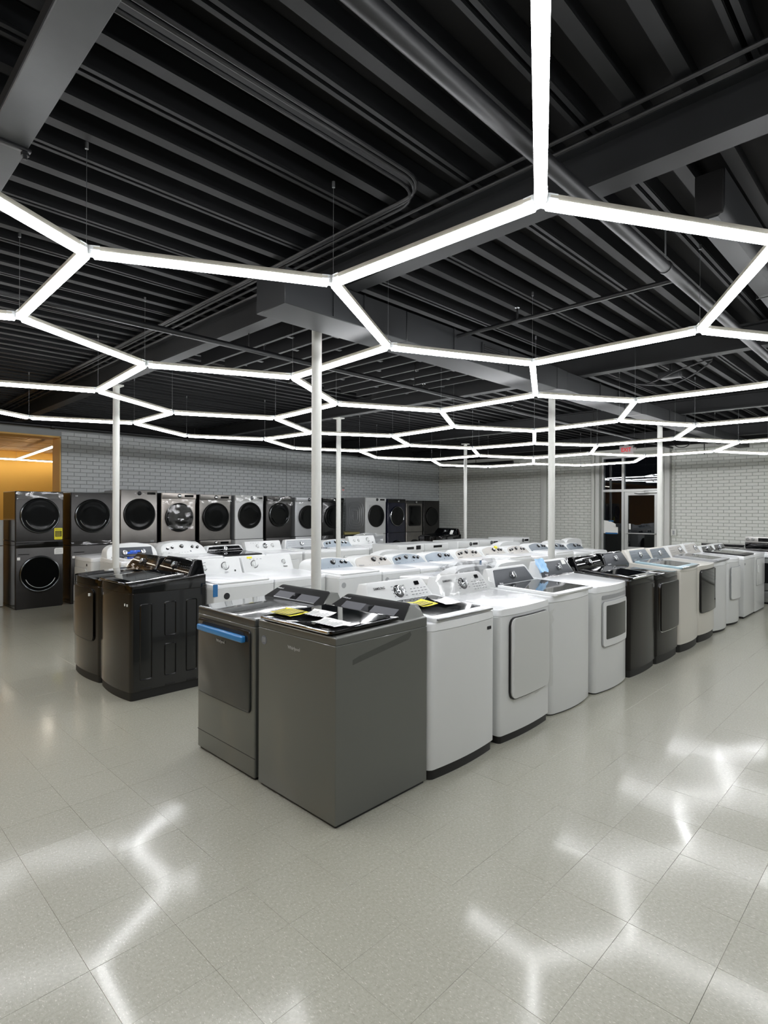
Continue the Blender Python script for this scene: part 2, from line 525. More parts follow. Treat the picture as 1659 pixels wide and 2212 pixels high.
def brick_wall(parent, spans, z0, z1, brick, near, axis, plane, limit=300):
    """spans: list of (a0, a1, zlo, zhi) rectangles along the wall; bricks face -y (axis 'x') or -x (axis 'y')"""
    L, HH, J, D = 0.203, 0.0625, 0.009, 0.010
    cand = []
    for (a0, a1, zl, zh) in spans:
        k = 0
        z = z0 + HH / 2
        while z + HH / 2 < z1:
            if zl <= z - HH / 2 + 0.02 and z + HH / 2 <= zh + 0.02:
                off = (L + J) / 2 * (k % 2)
                n = int((a1 - a0) / (L + J)) + 2
                for i in range(-1, n):
                    s0, s1 = a0 + i * (L + J) - off, a0 + i * (L + J) - off + L
                    s0, s1 = max(s0, a0), min(s1, a1)
                    if s1 - s0 > 0.04:
                        cand.append((near((s0 + s1) / 2, z), (s0 + s1) / 2, z, s1 - s0))
            k += 1; z += HH + J
    cand.sort()
    me = brick_mesh(L, HH, D).mesh('brick', brick, smooth=False)
    rz = 0.0 if axis == 'x' else -PI / 2
    rb = random.Random(5)
    b = Mesh()
    n = 0
    for q, a, z, ln in cand:
        dy = rb.uniform(-0.0015, 0.0015)
        pos = (a, plane + dy, z) if axis == 'x' else (plane + dy, a, z)
        if n < limit and q < 1e3:
            o = link('brick', me, parent, pos, 0, rz)
            if ln < L - 0.001: o.scale = (ln / L, 1, 1)
            n += 1
        else:
            g, hl, hh = 0.004, ln / 2, HH / 2
            if axis == 'x': f = lambda x, y, zz: (pos[0] + x, pos[1] + y, zz)
            else: f = lambda x, y, zz: (pos[0] + y, pos[1] - x, zz)
            fr = [f(x, -D, z + w) for x, w in ((-hl + g, -hh + g), (hl - g, -hh + g), (hl - g, hh - g), (-hl + g, hh - g))]
            bk = [f(x, 0, z + w) for x, w in ((-hl, -hh), (hl, -hh), (hl, hh), (-hl, hh))]
            V1 = [b.bm.verts.new(p) for p in fr]; V0 = [b.bm.verts.new(p) for p in bk]
            b.bm.faces.new(V1)
            for k in range(4): b.bm.faces.new((V0[k], V0[(k + 1) % 4], V1[(k + 1) % 4], V1[k]))
    o = b.build('brickwork', brick, parent, smooth=False)
    o['kind'] = 'stuff'

def wall(name, boxes, m):
    b = Mesh()
    for q in boxes: b.box(*q)
    return structure(name, b.build(name, m, smooth=False))

OPEN_U, OPEN_Z = 3.20, 2.87           # end of the opening to the next room and its head
wl = wall('wall_left', [(OPEN_U, UW + 0.2, VW, VW + 0.4, 0, ZD), (UB, OPEN_U, VW, VW + 0.4, OPEN_Z, ZD)], 'mortarL')
def near_l(a, z):
    d = CU * a + SU * VW
    return d if (1.75 < z < 3.0) else 1e3 + d
SEAM = 8.09
brick_wall(wl, [(OPEN_U + 0.02, SEAM - 0.01, 0, 3.0), (SEAM + 0.01, 12.03, 0, 3.0), (12.05, UW, 0, 3.0)], 0.03, 3.05, 'brickL', near_l, 'x', VW)
DV0, DV1, DZ = 4.66, 6.06, 2.90       # entrance recess in the right wall
wr = wall('wall_right', [(UW, UW + 0.3, VB, DV0, 0, ZD), (UW, UW + 0.3, DV1, VW + 0.4, 0, ZD), (UW, UW + 0.3, DV0, DV1, DZ, ZD)], 'mortarR')
def near_r(a, z):
    d = CU * UW + SU * a
    return d if (1.0 < z < 2.9 and 2.45 < a < 4.6) else 1e3 + d
brick_wall(wr, [(VB, 4.40, 0, 3.0), (6.28, 7.50, 0, 3.0), (7.70, VW, 0, 3.0)], 0.03, 3.05, 'brickR', near_r, 'y', UW)
wall('wall_behind', [(UB - 0.2, UB, VB, 18.2, 0, ZD)], 'mustard')
wall('wall_near', [(UB - 0.2, UW + 0.3, VB - 0.2, VB, 0, ZD)], 'trim')
# the header over the opening and its tan jamb
structure('trim_1', Mesh().box(OPEN_U - 0.005, OPEN_U + 0.012, VW - 0.006, VW + 0.41, 0, OPEN_Z).box(UB, OPEN_U + 0.012, VW - 0.006, VW + 0.41, OPEN_Z - 0.03, OPEN_Z - 0.001).build('trim_1', 'jamb', smooth=False))
structure('trim_2', Mesh().box(UW - 0.05, UW, 7.52, 7.68, 0, 3.04, 0.006).build('trim_2', 'trim'))
structure('trim_3', Mesh().box(UW - 0.07, UW, 6.07, 6.17, 0, 3.04, 0.006).box(UW - 0.10, UW, 6.185, 6.26, 0, 3.04, 0.006).build('trim_3', 'trim'))
structure('trim_4', Mesh().box(UW - 0.07, UW, 4.55, 4.65, 0, 3.04, 0.006).box(UW - 0.10, UW, 4.42, 4.535, 0, 3.04, 0.006).build('trim_4', 'trim'))
structure('trim_5', Mesh().box(UW - 0.05, UW, VB, VW, 2.98, 3.05).build('trim_5', 'trim', smooth=False))

structure('trim_6', Mesh().box(UB, UW - 0.04, VW - 0.04, VW, 3.06, ZD).box(UW - 0.04, UW, VB, VW, 3.06, ZD).build('trim_6', 'deck', smooth=False))

# next room beyond the opening
wall('wall_far', [(UB - 0.2, 6.2, 16.6, 16.8, 0, ZD)], 'mustard')
wall('wall_side', [(6.2, 6.4, VW + 0.4, 16.8, 0, ZD)], 'mustard')
cn = structure('ceiling_next', Mesh().box(UB, 6.2, VW + 0.4, 16.6, 3.02, 3.1).build('ceiling_next', 'jamb', smooth=False))
pm = Mesh().box(-0.595, 0.595, -0.295, 0.295, -0.012, 0, 0.003, 1).mesh('ceiling_panel', 'tan')
rp = random.Random(9)
for i in range(7):
    for j in range(8):
        link('ceiling_panel', pm, cn, (-2.2 + 1.2 * i, VW + 0.72 + 0.6 * j, 3.019 - rp.uniform(0, 0.012)))

# ceiling: deck, ribs, beams
ce = structure('ceiling', Mesh().box(UB, UW + 0.2, VB, VW + 0.2, ZD, ZD + 0.15).build('ceiling', 'deck', smooth=False))
rib_me = {}
def rib(v, u0, u1, w=0.058, z0=3.25):
    k = (round(u1 - u0, 3), w)
    if k not in rib_me:
        L = u1 - u0
        rib_me[k] = Mesh().box(0, L, -w / 2, w / 2, 0, 0.014).box(0, L, -0.012, 0.012, 0.012, 0.10).mesh('ceiling_rib', 'ceil', smooth=False)
    return link('ceiling_rib', rib_me[k], ce, (u0, v, z0))
k = 0
v = 1.512 - 0.2015 * 39
while v < VW - 0.1:
    if v > VB + 0.1:
        if k % 3 == 1:
            rib(v - 0.020, UB, UW, 0.021); rib(v + 0.020, UB, UW, 0.021)
        else:
            rib(v, UB, UW)
    v += 0.2015; k += 1
def ibeam(u, name='beam', zb=3.03, zt=3.245, w=0.125):
    b = Mesh().box(u - w / 2, u + w / 2, VB, VW, zb, zb + 0.018).box(u - 0.008, u + 0.008, VB, VW, zb + 0.015, zt - 0.01).box(u - w / 2, u + w / 2, VB, VW, zt - 0.018, zt)
    return b.build(name, 'beam', ce, smooth=False)
ibeam(2.50); ibeam(5.88); ibeam(9.26); ibeam(12.64)
Mesh().box(0.496, 0.627, VB, VW, 3.03, 3.048, 0.003, 1).build('beam_flange', 'panelsteel', ce, smooth=False)
Mesh().box(0.55, 0.58, VB, VW, 3.047, 3.25).build('beam', 'deck', ce, smooth=False)
# cross purlins with clips in the middle bay, beyond the duct
for i in range(10):
    u = 2.95 + i * 0.28
    Mesh().box(u - 0.016, u + 0.016, 3.35, 5.6, 3.10, 3.112).box(u - 0.005, u + 0.005, 3.35, 5.6, 3.11, 3.25).build('cross_purlin', 'ceil', ce, smooth=False)
    for j in range(3):
        vv = 3.5 + j * 0.6 + (i % 2) * 0.3
        Mesh().box(u + 0.03, u + 0.10, vv, vv + 0.04, 3.11, 3.125, 0.005, 1).build('clip', 'duct', ce)
# conduits along the deck and over beams
for v, r in ((1.83, 0.010), (1.86, 0.010), (1.915, 0.010)):
    pts = [(UB, v, 3.215), (2.0 + (v - 1.8) * 0.6, v, 3.215)]
    cxp = pts[-1][0]
    for t in range(1, 7):
        a_ = t / 6 * PI / 2
        pts.append((cxp + 0.18 * math.sin(a_), v + 0.18 * (1 - math.cos(a_)), 3.215))
    pts.append((cxp + 0.18, VW - 0.2, 3.215))
    Mesh().tube(pts, r, 8).build('conduit', 'pipe', ce)
for z, u in ((3.225, 2.33), (3.19, 2.36)):
    Mesh().tube([(u, -6, z), (u, VW - 0.1, z)], 0.010, 8).build('conduit', 'pipe', ce)

# ------------------------------------------------------------------ entrance: frame, glass, door
def gl(y0, y1, z0, z1, x=UW + 0.10):
    return Mesh().box(x - 0.004, x + 0.004, y0, y1, z0, z1)
w1 = structure('window_1')
xf = UW + 0.10
Mesh().box(xf - 0.05, xf + 0.05, DV0, DV0 + 0.05, 0, DZ).box(xf - 0.05, xf + 0.05, DV1 - 0.05, DV1, 0, DZ).box(xf - 0.05, xf + 0.05, DV0 + 0.05, DV1 - 0.05, DZ - 0.05, DZ).box(xf - 0.05, xf + 0.05, DV0 + 0.05, DV1 - 0.05, 2.03, 2.09).box(xf - 0.05, xf + 0.05, 5.50, 5.56, 0, 2.03).box(xf - 0.05, xf + 0.05, 5.50, 5.56, 2.09, DZ - 0.05).box(xf - 0.05, xf + 0.05, 5.56, DV1 - 0.05, 0, 0.12).build('window_frame', 'alu', w1, smooth=False)
gl(5.56, DV1 - 0.05, 0.12, 2.03).build('pane', 'glass', w1, smooth=False)
gl(5.56, DV1 - 0.05, 2.09, DZ - 0.05).build('pane', 'glass', w1, smooth=False)
gl(DV0 + 0.05, 5.50, 2.09, DZ - 0.05).build('pane', 'glass', w1, smooth=False)
d1 = structure('door_1')
xd = UW + 0.09
Mesh().box(xd - 0.025, xd + 0.025, 4.715, 4.80, 0.02, 2.025).box(xd - 0.025, xd + 0.025, 5.41, 5.495, 0.02, 2.025).box(xd - 0.025, xd + 0.025, 4.80, 5.41, 1.94, 2.025).box(xd - 0.025, xd + 0.025, 4.80, 5.41, 0.02, 0.26).box(xd - 0.025, xd + 0.025, 4.80, 5.41, 0.64, 0.70).build('door_frame', 'alu', d1, smooth=False)
Mesh().box(xd - 0.004, xd + 0.004, 4.80, 5.41, 0.26, 0.64).build('pane', 'glass', d1, smooth=False)
Mesh().box(xd - 0.004, xd + 0.004, 4.80, 5.41, 0.70, 1.94).build('pane', 'glass', d1, smooth=False)
Mesh().tube([(xd - 0.03, 4.76, 1.03), (xd - 0.075, 4.78, 1.03), (xd - 0.075, 5.43, 1.03), (xd - 0.03, 5.45, 1.03)], 0.014, 10).build('push_bar', 'alu', d1)
Mesh().tube([(xd - 0.03, 5.39, 0.78), (xd - 0.09, 5.39, 0.80), (xd - 0.09, 5.39, 1.00), (xd - 0.03, 5.39, 1.02)], 0.011, 8).build('pull_handle', 'alu', d1)
Mesh().box(xd - 0.09, xd - 0.03, 4.72, 5.02, 1.98, 2.05, 0.008).build('door_closer', 'alu', d1)
Mesh().tube([(xd - 0.07, 4.95, 1.975), (xd - 0.16, 5.12, 1.97), (xd - 0.04, 5.25, 1.99)], 0.010, 8).build('closer_arm', 'satin', d1)
Mesh().box(xd - 0.031, xd - 0.028, 5.34, 5.39, 1.12, 1.26).build('sticker', 'paper', d1, smooth=False)
# night outside
structure('ground_outside', Mesh().box(UW + 0.3, UW + 25, -10, 25, -0.2, -0.02).build('ground_outside', 'asphalt', smooth=False))

# ------------------------------------------------------------------ hexagon light grid
TH, HS = 3.6610, 1.0861
OX, OY = 1.799, 1.017
DIR = [(math.cos(TH + a_), math.sin(TH + a_)) for a_ in (0, -2 * PI / 3, 2 * PI / 3)]
FIX = {(0, 0, 0): (1.834, 1.021), (0, 1, 0): (1.777, 2.085), (0, 1, -1): (0.849, 2.621), (-1, 1, 0): (2.692, 2.604), (0, 2, -1): (0.861, 3.751), (-1, 2, -1): (1.778, 4.234),
       (-1, 3, -1): (1.86, 5.43), (-1, 2, 0): (2.753, 3.728), (-1, 1, 1): (3.681, 2.111), (-1, 0, 1): (3.709, 1.023), (-2, 1, 1): (4.638, 2.626), (-2, 2, 0): (3.686, 4.276),
       (-2, 2, 1): (4.662, 3.735), (-2, 1, 2): (5.499, 2.07), (-3, 2, 1): (5.565, 4.262), (-3, 1, 2): (6.461, 2.606), (-3, 2, 2): (6.502, 3.7), (-2, 3, -1): (2.804, 5.967),
       (-2, 3, 0): (3.759, 5.413), (-3, 1, 3): (7.37, 2.084), (-2, 4, -1): (2.801, 6.97), (-3, 3, 0): (4.72, 5.98), (-3, 3, 1): (5.644, 5.367), (-4, 2, 2): (7.58, 4.31),
       (-3, 4, -1): (3.75, 7.537), (-3, 4, 0): (4.666, 6.982), (-4, 3, 1): (6.531, 5.856), (-4, 2, 3): (8.377, 3.711)}
def vpos(a_, b_, c_):
    if (a_, b_, c_) in FIX:
        x, y = FIX[(a_, b_, c_)]
    else:
        x = OX + HS * (a_ * DIR[0][0] + b_ * DIR[1][0] + c_ * DIR[2][0])
        y = OY + HS * (a_ * DIR[0][1] + b_ * DIR[1][1] + c_ * DIR[2][1])
    k_ = 1.05
    return Vector((k_ * x, k_ * y, 1.6 + k_ * (1.12 - 0.0157 * x - 0.008 * y)))
def canon(t):
    return t
verts = {}
for b_ in range(-14, 20):
    for c_ in range(-14, 20):
        for s_ in (0, 1):
            a_ = s_ - b_ - c_
            p = vpos(a_, b_, c_)
            if -1.4 < p.x < 11.9 and -1.8 < p.y < 8.0:
                if (a_, b_, c_) in ((-7, 4, 3),) or (p.x > 11.7 and p.y > 5.9): continue
                verts[(a_, b_, c_)] = p
# different index triples of one sum never coincide: (a,b,c) with a+b+c fixed is unique
grid = thing('hexagon_light_grid', 'white glowing honeycomb grid of light tubes hung under the black ceiling', 'ceiling light')
def tube_meshes(L):
    hw = 0.022
    prof_h = [(-0.0205, 0.012), (0.0205, 0.012), (0.0205, 0.036), (-0.0205, 0.036)]
    hb = Mesh().prism([(0, y, z) for y, z in prof_h], [(L, y, z) for y, z in prof_h])
    prof_d = [(-hw, 0.014), (-hw, -0.004), (-0.015, -0.012), (0.015, -0.012), (hw, -0.004), (hw, 0.014)]
    db = Mesh().prism([(0, y, z) for y, z in prof_d], [(L, y, z) for y, z in prof_d])
    return hb.mesh('light_tube', 'tubehouse', smooth=False), db.mesh('diffuser', 'tube', smooth=False)
edges = []
for (a_, b_, c_), p in verts.items():
    if a_ + b_ + c_ == 0:
        for dlt in ((1, 0, 0), (0, 1, 0), (0, 0, 1)):
            q = (a_ + dlt[0], b_ + dlt[1], c_ + dlt[2])
            if q in verts: edges.append((p, verts[q]))
std = tube_meshes(1.0)
for p, q in edges:
    d = q - p; L = d.length
    g = 0.030
    hm, dm = std
    rot = (0, math.atan2(-d.z, math.hypot(d.x, d.y)), math.atan2(d.y, d.x))
    o = link('light_tube', hm, grid, p + d * (g / L)); o.rotation_euler = rot; o.scale = (L - 2 * g, 1, 1)
    o2 = link('diffuser', dm, o)
conn = Mesh()
for k in range(3):
    t = PI / 3 + k * 2 * PI / 3
    for sgn in (-1, 1):
        cc = Vector((math.cos(t), math.sin(t), 0)); nn = Vector((-math.sin(t), math.cos(t), 0))
        for r0 in (0.028, 0.044):
            c0 = -cc * r0 + nn * 0.0
        pts = [-cc * 0.022 + nn * 0.022 * sgn, -cc * 0.060 + nn * 0.022 * sgn]
        conn.tube([pts[0] + Vector((0, 0, 0.034)), pts[1] + Vector((0, 0, 0.034))], 0.003, 6)
        conn.tube([pts[0] + Vector((0, 0, 0.018)), pts[1] + Vector((0, 0, 0.018))], 0.003, 6)
    conn.prism([(-cc * r + nn * w + Vector((0, 0, -0.002))) for r, w in ((0, -0.021), (0.032, -0.021), (0.032, 0.021), (0, 0.021))], [(-cc * r + nn * w + Vector((0, 0, 0.037))) for r, w in ((0, -0.021), (0.032, -0.021), (0.032, 0.021), (0, 0.021))])
conn_me = conn.mesh('connector', 'clearpl', smooth=False)
wire_me = Mesh().tube([(0, 0, 0), (0, 0, 1)], 0.0014, 5).mesh('suspension_wire', 'wire')
anch_me = Mesh().cyl((0, 0, 0), (0, 0, 1), 0.008, 0.03, 8).mesh('anchor', 'wire')
for key, p in verts.items():
    deg = sum(1 for e in edges if e[0] == p or e[1] == p)
    if deg == 0: continue
    A_ = (key[0] + key[1] + key[2] == 0)
    o = link('connector', conn_me, grid, p); o.rotation_euler = (0, 0, TH + PI + (0 if A_ else PI) + PI / 3 * 2 - PI / 3)
    o = link('suspension_wire', wire_me, grid, p + Vector((0, 0, 0.036))); o.scale = (1, 1, 3.24 - p.z - 0.036)
    link('anchor', anch_me, grid, Vector((p.x, p.y, 3.215)))

# warm fixtures in the next room and out of frame on the left
t = thing('warm_light_line', 'white light bars on the tan ceiling of the next room', 'ceiling light', (0, 0, 0))
def bar_line(t, mm, key, segs, drop):
    me = bpy.data.meshes.get(key)
    if not me:
        me = std[1].copy(); me.name = key; me.materials.clear(); me.materials.append(M[mm])
    for p, q in segs:
        p, q = Vector(p), Vector(q); d = q - p
        o = link('light_tube', std[0], t, p); o.rotation_euler = (0, 0, math.atan2(d.y, d.x)); o.scale = (d.length, 1, 1)
        link('diffuser', me, o)
        link('suspension_wire', wire_me, t, p + Vector((0, 0, 0.03))).scale = (1, 1, drop)
bar_line(t, 'nexttube', 'next_diffuser', (((3.68, 16.27, 2.78), (3.40, 12.3, 2.78)), ((3.68, 16.27, 2.78), (5.9, 16.45, 2.78)), ((3.68, 16.27, 2.78), (1.2, 16.2, 2.78)), ((1.2, 16.2, 2.78), (1.0, 12.4, 2.78)), ((1.0, 12.4, 2.78), (-1.6, 12.4, 2.78))), 0.2)
t = thing('warm_ceiling_light', 'warm light bars hung over the left end of the floor', 'ceiling light', (0, 0, 0))
bar_line(t, 'warmtube', 'warm_diffuser', (((-2.3, 4.0, 2.6), (-2.3, 5.4, 2.6)), ((-2.3, 5.4, 2.6), (-1.3, 6.2, 2.6)), ((-1.3, 6.2, 2.6), (-1.3, 8.2, 2.6)), ((-1.3, 8.2, 2.6), (-2.2, 9.0, 2.6)), ((-2.2, 9.0, 2.6), (-2.2, 10.6, 2.6))), 0.6)

# ------------------------------------------------------------------ laundry appliances: builders
def plan(w, d, bulge=0.0, cr=0.02, inset=0.0):
    """plan outline, front toward -y, counter-clockwise from the back right"""
    w2, d2 = w / 2 - inset, d / 2 - inset
    pts = [(w2, d2), (-w2, d2)]
    yf = -d2 + bulge
    n = 4
    for k in range(n + 1):
        t = PI + 0.5 * PI * k / n
        pts.append((-w2 + cr + cr * math.cos(t), yf + cr + cr * math.sin(t)))
    if bulge > 0:
        for k in range(1, 8):
            q = -1 + 2 * k / 8
            pts.append((q * (w2 - cr), yf - bulge * (1 - q * q)))
    for k in range(n + 1):
        t = 1.5 * PI + 0.5 * PI * k / n
        pts.append((w2 - cr + cr * math.cos(t), yf + cr + cr * math.sin(t)))
    return pts

def front_y(x, w, d, bulge):
    q = max(-1, min(1, x / (w / 2 - 0.02)))
    return -d / 2 + bulge - bulge * (1 - q * q)

def cons_outline(cw, ch, kind, ins=0.0):
    h = cw / 2 - ins
    lo, hi = ins, ch - ins
    if kind == 'arch':           # rounded shoulders and a crowned top
        pts = [(-h, lo), (h, lo)]
        sh = lo + (hi - lo) * 0.35
        pts.append((h - 0.01, sh))
        for k in range(1, 6):
            t = k / 6 * PI / 2
            pts.append((h - 0.01 - 0.13 * (1 - math.cos(t)), sh + (hi - sh) * 0.82 * math.sin(t)))
        for k in range(0, 9):
            q = 1 - 2 * k / 8
            pts.append((q * (h - 0.14), hi - (hi - sh) * 0.18 * q * q))
        for k in range(5, 0, -1):
            t = k / 6 * PI / 2
            pts.append((-h + 0.01 + 0.13 * (1 - math.cos(t)), sh + (hi - sh) * 0.82 * math.sin(t)))
        pts.append((-h + 0.01, sh))
        return pts
    if kind == 'trap':
        t = 0.055
        return [(-h, lo), (h, lo)] + [(h - t + 0.02 * math.cos(a) - 0.02, hi - 0.02 + 0.02 * math.sin(a)) for a in (0, PI / 6, PI / 3, PI / 2)] + [(-h + t + 0.02 - 0.02 * math.cos(a), hi - 0.02 + 0.02 * math.sin(a)) for a in (PI / 2, PI / 3, PI / 6, 0)]
    return rr(-h, h, lo, hi, (0.004, 0.004, 0.025, 0.025))

def knob(root, face, x, s, r, style):
    """control knob on the console face frame; face = (loc, rx)"""
    loc, rx = face
    if style == 'chrome':        # broad bright knob with a dark ring and a bar grip
        o = Mesh().lathe((x, 0, s), (0, -1, 0), [(0, 0.026), (r * 0.55, 0.026), (r * 0.86, 0.022), (r * 0.9, 0.003), (r, 0.001), (r, 0)], 24).build('knob', 'chrome', root, loc, rx)
        Mesh().box(x - r * 0.16, x + r * 0.16, -0.036, -0.02, s - r * 0.8, s + r * 0.8, 0.004).build('grip', 'satin', o)
        Mesh().lathe((x, 0, s), (0, -1, 0), [(r * 1.0, 0.002), (r * 1.14, 0.004), (r * 1.2, 0.0)], 24).build('ring', 'black', o)
        for c in [o] + list(o.children):
            if c is not o: c.location = (0, 0, 0)
    elif style == 'white':       # white knob inside a thin dark ring
        o = Mesh().lathe((x, 0, s), (0, -1, 0), [(0, 0.024), (r * 0.7, 0.023), (r * 0.8, 0.003), (r * 0.86, 0.001), (r * 0.86, 0)], 20).build('knob', 'whitepl', root, loc, rx)
        Mesh().box(x - r * 0.13, x + r * 0.13, -0.034, -0.02, s - r * 0.72, s + r * 0.72, 0.004).build('grip', 'whitepl', o)
        Mesh().lathe((x, 0, s), (0, -1, 0), [(r * 0.88, 0.0015), (r * 1.04, 0.0015), (r * 1.04, 0.0)], 24, a0=0.5, a1=2 * PI - 0.3).build('ring', 'ink', o)
    else:                        # slanted black-sided knob with a bright cap
        o = Mesh().lathe((x, 0, s), (0, -1, 0), [(0, 0.03), (r * 0.66, 0.03), (r * 0.74, 0.026)], 20).build('knob', 'chrome', root, loc, rx)
        Mesh().lathe((x, 0, s), (0, -1, 0), [(r * 0.74, 0.027), (r, 0.004), (r, 0)], 20).build('skirt', 'black', o)
        Mesh().box(x - r * 0.14, x + r * 0.14, -0.037, -0.028, s - r * 0.62, s + r * 0.62, 0.003).build('grip', 'satin', o)
    return o

def laundry(name, label, cat, x, y, face, group=None, w=0.685, d=0.70, h=0.93, rise=0.03, base=0.0, basemat='toe', body='white', side=None, deck=None,
            bulge=0.0, cr=0.02, deckh=0.05, lid=None, cons=None, door=None, extras=None, z=0.0):
    deck = deck or body
    root = thing(name, label, cat, (x, y, z), FACE[face], group)
    root['front'] = face
    b0 = base if base else 0.018
    hs = h - deckh
    P_ = plan(w, d, bulge, cr)
    cab = Mesh()
    cab.prism([(a, c, b0) for a, c in P_], [(a, c, hs) for a, c in P_], 0.003, 1)
    PI_ = plan(w, d, bulge, cr, 0.005)
    cab.prism([(a, c, hs - 0.002) for a, c in PI_], [(a, c, hs + 0.012) for a, c in PI_])
    co_ = cab.build('cabinet', body, root)
    if side:
        for sx in (-1, 1):
            xx = sx * w / 2
            Mesh().box(min(xx, xx + sx * 0.001), max(xx, xx + sx * 0.001), -d / 2 + cr + bulge, d / 2, b0 + 0.004, hs - 0.004).build('side_panel', side, root, smooth=False)
    PB = plan(w, d, bulge * 0.9, cr, 0.012)
    Mesh().prism([(a, c, 0) for a, c in PB], [(a, c, b0 + 0.001) for a, c in PB]).build('base', basemat, root)
    zt = lambda yy: h + rise * (yy + d / 2) / d
    dk = Mesh().prism([(a, c, hs + 0.004) for a, c in P_], [(a, c, zt(c)) for a, c in P_], 0.012, 3)
    dk.build('top', deck, root)
    slope = math.atan2(rise, d)
    cd = cons['depth'] if cons else 0.0
    if lid:
        y0, y1 = -d / 2 + lid.get('front', 0.012), d / 2 - cd - 0.006
        lw = lid.get('w', w - 0.08) / 2
        L = y1 - y0
        tk = lid.get('t', 0.022)
        loc = (0, y0, zt(y0) + 0.002)
        pts = rr(-lw, lw, 0, L, (0.035, 0.035, 0.01, 0.01), 4)
        if lid.get('lift', 0): loc = (0, y0, zt(y0) + lid['lift'])
        o = Mesh().prism([(a, c, 0) for a, c in pts], [(a, c, tk) for a, c in pts], 0.006, 2).build('lid', lid['frame'], root, loc, slope - lid.get('tip', 0))
        if lid.get('glass'):
            gx = lw - lid.get('border', 0.05); g0 = lid.get('gf', 0.07); g1 = L - 0.03
            pg = rr(-gx, gx, g0, g1, 0.02, 3)
            Mesh().prism([(a, c, tk - 0.004) for a, c in pg], [(a, c, tk + 0.0015) for a, c in pg]).build('lid_glass', lid['glass'], o)
        if lid.get('lip'):
            Mesh().box(-lw + 0.02, lw - 0.02, -0.012, 0.016, tk - 0.016, tk - 0.001, 0.005).build('lid_handle', lid['lip'], o)
    face_ = None
    if cons:
        ch, cw = cons['h'], cons.get('w', w - 0.01)
        yc = d / 2 - cd
        z0 = zt(yc) - 0.012
        tilt = cons.get('tilt', 0.5)
        kk = math.tan(tilt)
        O = cons_outline(cw, ch, cons['kind'])
        m = Mesh()
        yb = d / 2 - 0.004
        m.prism([(a, yb, z0 + min(q, ch - 0.012)) for a, q in O], [(a, yc + q * kk, z0 + q) for a, q in O], 0.010, 2)
        m.build('console', cons['mat'], root)
        face_ = ((0, yc - 0.001, z0), -tilt)
        cs = 1 / math.cos(tilt)
        ins = cons.get('ins', 0.018)
        if cons.get('face'):
            Oi = cons_outline(cw, ch * cs, cons['kind'], ins)
            if cons.get('facew'):
                a0, a1 = cons['facew']
                Oi = rr(a0 * cw / 2, a1 * cw / 2, cons.get('f0', 0.15) * ch * cs, cons.get('f1', 0.9) * ch * cs, 0.008)
            plate(Oi, 0.002, -0.0025, 0.001).build('control_panel', cons['face'], root, face_[0], face_[1])
        for kx, ks, r, st in cons.get('knobs', ()):
            knob(root, ((face_[0][0], face_[0][1], face_[0][2]), face_[1]), kx * cw / 2, ks * ch * cs, r, st)
        for (a0, a1, s0, s1, mm, nm) in cons.get('disp', ()):
            plate(rr(a0 * cw / 2, a1 * cw / 2, s0 * ch * cs, s1 * ch * cs, 0.004, 2), 0.0, -0.0045).build(nm, mm, root, face_[0], face_[1])
        for (tx, ts, body_, size, mm) in cons.get('text', ()):
            ca, sa = math.cos(-tilt), math.sin(-tilt)
            yy, zz = -0.005, ts * ch * cs
            text('logo', body_, size, mm, root, (tx * cw / 2, face_[0][1] + yy * ca - zz * sa, face_[0][2] + yy * sa + zz * ca), PI / 2 - tilt)
        if cons.get('marks'):
            me = Mesh(); rm = random.Random(len(label))
            for (a0, a1, s0, s1, nx, ns) in cons['marks']:
                for i in range(nx):
                    for j in range(ns):
                        xx = (a0 + (a1 - a0) * (i + 0.5) / nx) * cw / 2; ss = (s0 + (s1 - s0) * (j + 0.5) / ns) * ch * cs
                        ww = rm.uniform(0.006, 0.012)
                        me.box(xx - ww, xx + ww, -0.0032, -0.001, ss - 0.0016, ss + 0.0016)
            o = me.build('printed_marks', cons.get('markmat', 'greyink'), root, face_[0], face_[1], smooth=False)
